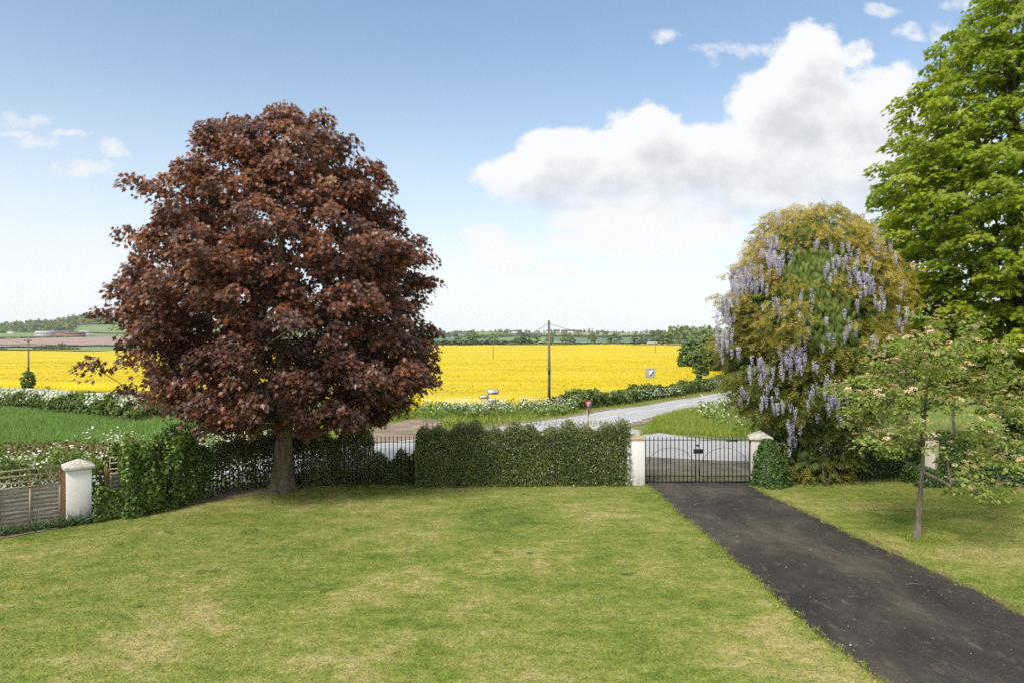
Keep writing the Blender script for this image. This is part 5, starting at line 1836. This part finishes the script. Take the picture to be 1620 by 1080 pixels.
# national speed limit disc
b = G(1031, 614)
sl = thing('speed_limit_sign', tuple(b), 'round white end-of-limit sign with black diagonal stripe on the verge', 'road sign', None, R(28))
sc_ = b[1] / FPX
zc = CAM_H + (540 - 590.5) * sc_ - b[2]
rd = 5.4 * sc_
mb = MB()
mb.tube([(0, 0, 0), (0, 0, zc + rd * 0.9)], 0.045, 8)
mb.build('post', M_metal, sl, True, local=True)
circ = [(rd * math.cos(a), zc + rd * math.sin(a)) for a in np.linspace(0, 2 * math.pi, 28, endpoint=False)]
plate(circ, -0.08, -0.055, 'disc', M_signwhite, sl)
ca, sa = math.cos(R(40)), math.sin(R(40))
hw, hl = rd * 0.19, rd * 0.97
plate([(-hl * ca + hw * sa, zc - hl * sa - hw * ca), (hl * ca + hw * sa, zc + hl * sa - hw * ca), (hl * ca - hw * sa, zc + hl * sa + hw * ca), (-hl * ca - hw * sa, zc - hl * sa + hw * ca)], -0.086, -0.0805, 'diagonal_stripe', M_signblack, sl)

# back of a village name board
b = G(1028, 611) + np.array((0.2, 3.0, 0.0))
b[2] = float(terr(b[0], b[1]))
vbk = thing('village_sign', tuple(b), 'grey back of a rectangular road board on two posts', 'road sign')
sc_ = b[1] / FPX
x0, x1 = (1020.5 - 810) * sc_ - b[0], (1036.5 - 810) * sc_ - b[0]
z1, z0 = CAM_H + (540 - 582) * sc_ - b[2], CAM_H + (540 - 598) * sc_ - b[2]
mb = MB()
mb.box(((x0 + x1) / 2, 0, (z0 + z1) / 2), (x1 - x0, 0.03, z1 - z0))
mb.build('board', M_signback, vbk, local=True, bevel=0.01)
for x in (x0 + 0.16, x1 - 0.1):
    mb = MB()
    mb.tube([(x, -0.07, -0.2), (x, -0.07, z1 + 0.02)], 0.045, 8)
    mb.build('post', M_metal, vbk, True, local=True)
for z in (z0 + 0.2, z1 - 0.1):
    mb = MB()
    mb.box(((x0 + x1) / 2, -0.035, z), (x1 - x0 - 0.1, 0.03, 0.05))
    mb.build('rail', M_metal, vbk, local=True)

# ------------------------------------------------------------------ poles and cables
def pole(px, py_base, py_top, label, r=0.14, arm=True, Y=None):
    if Y is None:
        b = G(px, py_base)
    else:
        x = (px - 810) / FPX * Y
        b = np.array((x, Y, float(terr(x, Y))))
    h = CAM_H + (540 - py_top) / FPX * b[1] - b[2]
    t = thing('telegraph_pole', tuple(b), label, 'pole', 'wooden telegraph poles')
    mb = MB()
    mb.tube([(0, 0, -0.3), (0.02, 0, h * 0.4), (0.0, 0, h)], [r, r * 0.86, r * 0.68], 10)
    mb.build('pole', M_pole, t, True, local=True)
    if arm:
        mb = MB()
        mb.box((0, -r, h - 0.35), (0.9, 0.09, 0.10), R(25))
        arm_ = mb.build('crossarm', M_pole, t, local=True)
        for s in (-0.38, 0.38):
            mb = MB()
            mb.tube([(s * 0.9, -r + s * 0.42, h - 0.30), (s * 0.9, -r + s * 0.42, h - 0.14)], [0.05, 0.03], 8)
            mb.build('insulator', M_iron, arm_, True, local=True)
    mb = MB()
    mb.box((0.03, -r * 0.9, h * 0.42), (0.16, 0.10, 0.34))
    mb.build('junction_box', M_iron, t, local=True)
    return np.array((b[0], b[1], b[2] + h))


T1 = pole(868.5, 645, 507, 'tall wooden telegraph pole rising from the roadside hedge', 0.15, False)
T2 = pole(45, 600, 535, 'wooden telegraph pole beside a small round bush on the left', 0.15, True, Y=97)
T3 = pole(780, 576, 538, 'leaning thin pole standing in the middle of the yellow field', 0.14, False, Y=205)
T4 = pole(1037, 566, 541, 'thin far pole in the yellow field near the trees on the right', 0.14, False, Y=270)


def cable(a, b, sag, label, r=0.018, dz=-0.25):
    a, b = np.array(a) + np.array((0, 0, dz)), np.array(b) + np.array((0, 0, dz))
    pts = []
    for f in np.linspace(0, 1, 25):
        p = a * (1 - f) + b * f
        p[2] -= sag * 4 * f * (1 - f)
        pts.append(p)
    mb = MB()
    mb.tube(pts, r, 5)
    tag(mb.build('overhead_cable', M_wire), label, 'cable')


cable(T1, T3, 1.2, 'overhead cable running left from the tall pole across the field', 0.02)
cable(T1, T4, 1.6, 'overhead cable running right from the tall pole across the field', 0.02)
cable((T2[0] - 45, T2[1] + 1, T2[2]), T2, 0.25, 'overhead cable leaving the left pole towards the picture edge', 0.045, -0.85)
cable(T2, (-20, 99, T2[2]), 0.35, 'overhead cable from the left pole passing behind the copper maple', 0.045, -0.85)

# ------------------------------------------------------------------ far trees, hedgerows, woods, houses
def far_tree_mesh(rng, kind):
    """one crown + trunk, about 1 unit tall"""
    if kind == 'round':
        prof, n, sz = [(0.12, 0.20), (0.3, 0.42), (0.55, 0.45), (0.8, 0.33), (0.95, 0.16), (1.0, 0.05)], 420, 0.085
    elif kind == 'tall':
        prof, n, sz = [(0.08, 0.12), (0.3, 0.22), (0.6, 0.22), (0.85, 0.14), (1.0, 0.02)], 300, 0.08
    elif kind == 'point':
        prof, n, sz = [(0.05, 0.17), (0.3, 0.18), (0.6, 0.12), (0.85, 0.06), (1.0, 0.01)], 240, 0.07
    else:
        prof, n, sz = [(0.0, 0.40), (0.25, 0.62), (0.55, 0.58), (0.8, 0.38), (0.95, 0.15)], 420, 0.10
    C, OD = clusters(rng, prof, 0, 0, 46, 0.06, inner=0.5, lump=0.25, power=0.5)
    pos, tip, nrm, idx = tuft_leaves(rng, C, OD, 0.13 if kind in ('round', 'bush') else 0.08, n // 46 + 3, flat=0.7, up=0.6, out=0.6, jit=0.5)
    rn = np.clip(0.3 * rng.random(len(C))[idx] + 0.5 * rng.random(len(idx)) + 0.15, 0, 1)
    return pos, tip, nrm, sz * rng.uniform(0.7, 1.3, len(pos)), rn


rng = np.random.default_rng(301)
FT = {}


def far_tree(kind, mat, loc, h, label, cat='tree', group=None, name=None):
    key = (kind, mat.name, int(rng.integers(0, 2)))
    nm = name or ('bush' if kind == 'bush' else 'tree')
    if key not in FT:
        pos, tip, nrm, sz, rn = far_tree_mesh(rng, kind)
        o = scatter('crown', 'clump', pos, tip, nrm, sz, rn, mat)
        mb = MB()
        mb.tube([(0, 0, -0.05), (0.01, 0, 0.25), (0, 0, 0.6)], [0.035, 0.026, 0.010], 6)
        tr = mb.build('trunk', M_barkd, None, True)
        FT[key] = (o, tr)
        first = True
    else:
        o, tr = (q.copy() for q in FT[key])
        COL.objects.link(o)
        COL.objects.link(tr)
    t = thing(nm, loc, label, cat, group, float(rng.uniform(0, 6.28)))
    t.scale = (h * float(rng.uniform(0.9, 1.15)), h * float(rng.uniform(0.9, 1.15)), h)
    o.parent = t
    tr.parent = t
    return t


def on_hill(px, py):
    return G(px, py, y0=330)


def near_tree(name, px, Y, y_top, y_base, rad, mat, n, size, label, cat, column=False):
    x = (px - 810) / FPX * Y
    z0 = float(terr(x, Y))
    zt = CAM_H + (540 - y_top) / FPX * Y
    h = zt - z0
    t = thing(name, (x, Y, z0), label, cat)
    pr_ = [(0.03, 0.55), (0.2, 0.85), (0.45, 1.0), (0.7, 0.9), (0.88, 0.55), (0.97, 0.2)] if not column else [(0.03, 0.75), (0.3, 0.8), (0.5, 0.7), (0.68, 1.0), (0.85, 0.85), (0.97, 0.3)]
    C, OD = clusters(rng, [(a * h, b * rad * 0.88) for a, b in pr_], x, Y, 130, 0.12 * rad, inner=0.5, lump=0.22, power=0.5)
    C[:, 2] += z0
    pos, tip, nrm, idx = tuft_leaves(rng, C, OD, 0.26 * rad, n // len(C), flat=0.7, up=0.8, out=0.5, jit=0.5)
    scatter('crown', 'clump', pos, tip, nrm, size * rng.uniform(0.6, 1.3, len(pos)), np.clip(0.4 * rng.random(len(C))[idx] + 0.6 * rng.random(len(idx)), 0, 1), mat, t)
    mb = MB()
    mb.tube([(0, 0, -0.05), (0.02, 0, h * 0.3), (0, 0, h * 0.7)], [0.045 * h, 0.03 * h, 0.01 * h], 7)
    mb.build('trunk', M_barkd, t, True, local=True)
    return t


# bushes and trees one can tell apart
near_tree('bush', 44.5, 95.0, 587, 613, 0.92, M_thorn, 2600, 0.16, 'small round bush at the foot of the left telegraph pole', 'bush')
p = on_hill(98, 553.4)
far_tree('bush', M_far, tuple(p), 5.2, 'broad pale green clump of bushes at the back of the yellow field', 'bush')
p = on_hill(76, 553.4)
far_tree('bush', M_far, tuple(p), 3.6, 'lower clump of bushes beside the broad one behind the yellow field', 'bush')
near_tree('tree', 1109, 93.0, 551, 612, 1.15, M_thorn, 4200, 0.20, 'narrow dark tree standing in the roadside hedge', 'tree', True)
near_tree('tree', 1094, 150.0, 534, 578, 3.0, M_shrub, 5200, 0.36, 'rounded green tree at the right end of the yellow field', 'tree')
near_tree('tree', 1124, 138.0, 533, 582, 3.0, M_thorn, 5200, 0.36, 'rounded tree just behind the narrow one in the hedge', 'tree')
near_tree('tree', 1165, 132.0, 530, 584, 3.6, M_thorn, 5200, 0.38, 'dark rounded tree half behind the wisteria', 'tree')
for (px, py, h, kind, mat, lab) in [(1008, 546.5, 8.0, 'round', M_fardark, 'dark round tree at the field corner left of the far barn'), (1040, 547, 10, 'round', M_fardark, 'dark tree beside the pale far barn'),
                                    (1062, 546, 13, 'round', M_far, 'taller pale tree right of the far barn'), (1050, 546, 8, 'round', M_far, 'small pale tree between two taller ones by the far barn'),
                                    (830, 545, 9.0, 'round', M_fardark, 'dark round tree at the end of the far hedgerow'), (742, 532.5, 11, 'round', M_fardark, 'single round tree on the far slope')]:
    far_tree(kind, mat, tuple(on_hill(px, py)), h, lab, 'tree')
# scattered hillside trees that look alike
for i in range(64):
    px, py = float(rng.uniform(690, 1135)), float(rng.choice([531, 533.2, 542.5, 536, 529.5, 544.2]) + rng.normal(0, 0.5))
    far_tree(str(rng.choice(['round', 'round', 'bush', 'tall'])), M_far if rng.random() < 0.5 else M_fardark, tuple(on_hill(px, py)), float(rng.uniform(5, 10)),
             'small hedgerow tree dotted over the far green hillside', 'tree', 'trees dotted over the far hillside')
for i in range(60):
    px = float(rng.uniform(680, 1140))
    k = str(rng.choice(['round', 'round', 'tall', 'point']))
    far_tree(k, M_fardark if (k == 'point' or rng.random() < 0.6) else M_far, tuple(on_hill(px, 526.2 + rng.normal(0, 0.8))), float(rng.uniform(6, 13)),
             'dark tree among houses along the far ridge', 'tree', 'trees along the far ridge')
for i in range(26):
    px = float(rng.uniform(-60, 330))
    base = np.interp(px, [-60, 60, 130, 330], [519.5, 515.0, 511.0, 510])
    far_tree(str(rng.choice(['round', 'round', 'tall'])), M_fardark if rng.random() < 0.6 else M_far, tuple(on_hill(px, base)), float(rng.uniform(8, 15)),
             'tree on the skyline of the wooded hill at the left', 'tree', 'trees on the left skyline')
# poplar pair on the ridge
for px in (932, 937):
    far_tree('point', M_fardark, tuple(on_hill(px, 526)), 19 if px == 932 else 16, 'taller pointed poplar of the far ridge pair' if px == 932 else 'shorter pointed poplar of the far ridge pair', 'tree')


def wood_mass(name, pix, n, hmin, hmax, size, mat, label):
    """far wood or thicket reading as one mass: quads over humps"""
    P0 = np.array([on_hill(x, y)[:2] for x, y in pix])
    a, b, c, d = P0
    m = max(10, n // 40)
    u, v = rng.random(m)[:, None], rng.random(m)[:, None]
    q = (a * (1 - u) + b * u) * (1 - v) + (d * (1 - u) + c * u) * v
    h = rng.uniform(hmin, hmax, m)
    k = 40
    idx = np.repeat(np.arange(m), k)
    dd = rdir(rng, m * k)
    dd[:, 2] = np.abs(dd[:, 2])
    r = h[idx] * 0.42
    pos = np.stack([q[idx, 0] + dd[:, 0] * r, q[idx, 1] + dd[:, 1] * r, terr(q[idx, 0], q[idx, 1]) + h[idx] * (0.25 + 0.75 * dd[:, 2] * rng.uniform(0.7, 1, m * k))], -1)
    tone = rng.random(m)
    o = scatter(name, 'clump', pos, rdir(rng, m * k), dd + rng.normal(0, 0.4, (m * k, 3)), size * rng.uniform(0.6, 1.4, m * k), np.clip(tone[idx] * 0.7 + 0.3 * rng.random(m * k), 0, 1), mat)
    tag(o, label, None, None, 'stuff')
    return o


wood_mass('wood', [(-150, 529.5), (112, 526.0), (122, 512.5), (-150, 520.5)], 26000, 9, 16, 3.0, M_far, 'mixed green wood covering the hill at the left')
wood_mass('wood', [(92, 516), (330, 513), (330, 509), (110, 510)], 9000, 11, 20, 3.0, M_far, 'belt of woodland on the hilltop behind the copper maple')
wood_mass('wood', [(1060, 545.5), (1420, 545.5), (1420, 526), (1085, 528)], 11000, 9, 18, 3.2, M_far, 'woodland behind the right end of the yellow field')
wood_mass('wood', [(660, 527.2), (1130, 527.5), (1130, 524.6), (660, 524.6)], 5200, 3.5, 8, 1.8, M_fardark, 'belt of gardens and trees along the far ridge')


def far_hedge(p0, p1, h, label, mat=M_fardark, n=900, size=1.3):
    a, b = on_hill(*p0), on_hill(*p1)
    t = rng.random(n)
    w = np.abs(np.sin(t * 37 + p0[0])) * 0.5 + 0.6
    x = a[0] * (1 - t) + b[0] * t + rng.normal(0, h * 0.25, n)
    y = a[1] * (1 - t) + b[1] * t + rng.normal(0, h * 0.35, n)
    z = terr(x, y) + rng.random(n) ** 0.7 * h * w
    o = scatter('hedgerow', 'clump', np.stack([x, y, z], -1), rdir(rng, n), rdir(rng, n) + np.array((0, -0.4, 0.6)), size * rng.uniform(0.6, 1.4, n), rng.random(n), mat)
    tag(o, label, 'hedge', 'hedgerows on the far hillside')


far_hedge((660, 547.2), (842, 544.8), 3.0, 'thick dark hedgerow along the back of the yellow field', M_fardark, 1900, 1.2)
far_hedge((690, 529.5), (770, 536.0), 3.5, 'hedgerow sloping between bluish field and pasture on the far hill')
far_hedge((752, 536.2), (822, 532.0), 5.0, 'hedgerow below the upper bright pasture on the far hill')
far_hedge((820, 533.0), (1110, 533.0), 4.5, 'long level hedgerow across the far hillside', M_fardark, 2200)
far_hedge((722, 524.8), (800, 527.0), 4.0, 'hedgerow along the top of the bright pasture')
far_hedge((800, 545.2), (1010, 545.6), 1.4, 'low hedgerow at the far right edge of the yellow field', M_far, 1000, 1.0)
far_hedge((1000, 548.5), (1110, 549.0), 1.6, 'brown-green hedge beside the far barn', M_fardark, 900, 0.9)
far_hedge((-160, 547.0), (330, 546.4), 1.0, 'thin dark hedgerow between brown field and green strip', M_fardark, 1800, 1.1)
far_hedge((-120, 553.6), (12, 553.4), 1.3, 'low scrub at the left back edge of the yellow field', M_fardark, 500, 0.8)
far_hedge((52, 553.4), (125, 553.4), 1.6, 'low dark scrub under the broad clump of bushes', M_fardark, 500, 0.9)
far_hedge((-60, 538.8), (120, 534.0), 2.0, 'hedgerow between brown field and the farm on the left', M_fardark, 900, 1.2)


def house(px, py, w, d, h, label, group, wall=M_wall, roof=M_roof, pitch=0.5, cat='house', name='house', windows=True):
    b = on_hill(px, py)
    t = thing(name, tuple(b), label, cat, group, float(rng.normal(0.0, 0.35)))
    mb = MB()
    mb.box((0, 0, h / 2 - 0.5), (w, d, h + 1.0))
    wl = mb.build('wall', wall, t, local=True)
    r = d * 0.5 * pitch * 1.6
    a, e = w / 2 + 0.3, d / 2 + 0.4
    mb = MB()
    vs = [(-a, -e, h), (a, -e, h), (a, e, h), (-a, e, h), (-a, 0, h + r), (a, 0, h + r)]
    mb.add(vs, [(0, 1, 5, 4), (2, 3, 4, 5), (0, 4, 3), (1, 2, 5), (3, 2, 1, 0)])
    rf = mb.build('roof', roof, t, local=True)
    if windows:
        for s in (-0.28, 0.28):
            mb = MB()
            mb.box((s * w, -d / 2 - 0.03, h * 0.55), (w * 0.16, 0.06, h * 0.3))
            mb.build('window', M_window, t, local=True)
        mb = MB()
        mb.box((w * 0.3, 0, h + r + 0.5), (0.8, 0.8, 1.8))
        mb.build('chimney', M_brickw, rf, local=True)
    return t


gl = 'pale houses along the far ridge'
for px in (690, 700, 722, 727, 745, 815, 822, 868, 880, 893, 904, 915, 950, 961, 972, 985, 1003, 1019, 1030, 1046):
    house(px + float(rng.normal(0, 1)), 526.8 + float(rng.normal(0, 0.4)), float(rng.uniform(9, 15)), 8, float(rng.uniform(4.2, 5.4)), 'pale house with dark roof in the row along the far ridge', gl, M_wall if rng.random() < 0.72 else M_brickw)
for (px, py, w, lab) in [(55, 526.3, 9, 'white cottage below the wood left of the farm'), (71, 524.2, 8, 'small pale house in the wood above the farm'), (94, 523.8, 8, 'brown-roofed house at the wood edge above the farm'), (18, 529.5, 10, 'lone white-roofed house at the foot of the wood on the far left')]:
    house(px, py, w, 7, 5, lab, 'houses below the left wood')
for (px, py, w, h, wm, lab) in [(70, 533.5, 20, 5.0, M_shed, 'white-ended grey barn of the left farm'), (84, 531.6, 46, 4.0, M_shed, 'long low grey shed of the left farm'), (101, 532.2, 30, 5.0, M_brickw, 'brown brick barn in the middle of the left farm'),
                                (118, 533.0, 26, 4.2, M_brickw, 'low brown shed at the right of the left farm'), (135, 531.6, 16, 4.6, M_wall, 'bright white shed at the right end of the left farm')]:
    house(px, py, w, 12, h, lab, 'barns of the left farm', wm, M_shed if wm is not M_brickw else M_roof, 0.35, 'barn', 'barn', False)
house(1032, 548.4, 6, 4, 1.9, 'pale barn beyond the right part of the yellow field', None, M_wall, M_shed, 0.4, 'barn', 'barn', False)

# ------------------------------------------------------------------ thin summer haze over the whole valley
mb = MB()
mb.box((0, 1440, 45), (6030, 3140, 102))
m_, n_ = new_mat('haze_air')
vp = n_.node('ShaderNodeVolumePrincipled')
vp.inputs['Color'].default_value = (0.88, 0.93, 1.0, 1.0)
vp.inputs['Density'].default_value = 0.00008
out_ = n_.node('ShaderNodeOutputMaterial')
n_.link(vp.outputs[0], out_.inputs['Volume'])
mb.build('haze', m_)['kind'] = 'stuff'
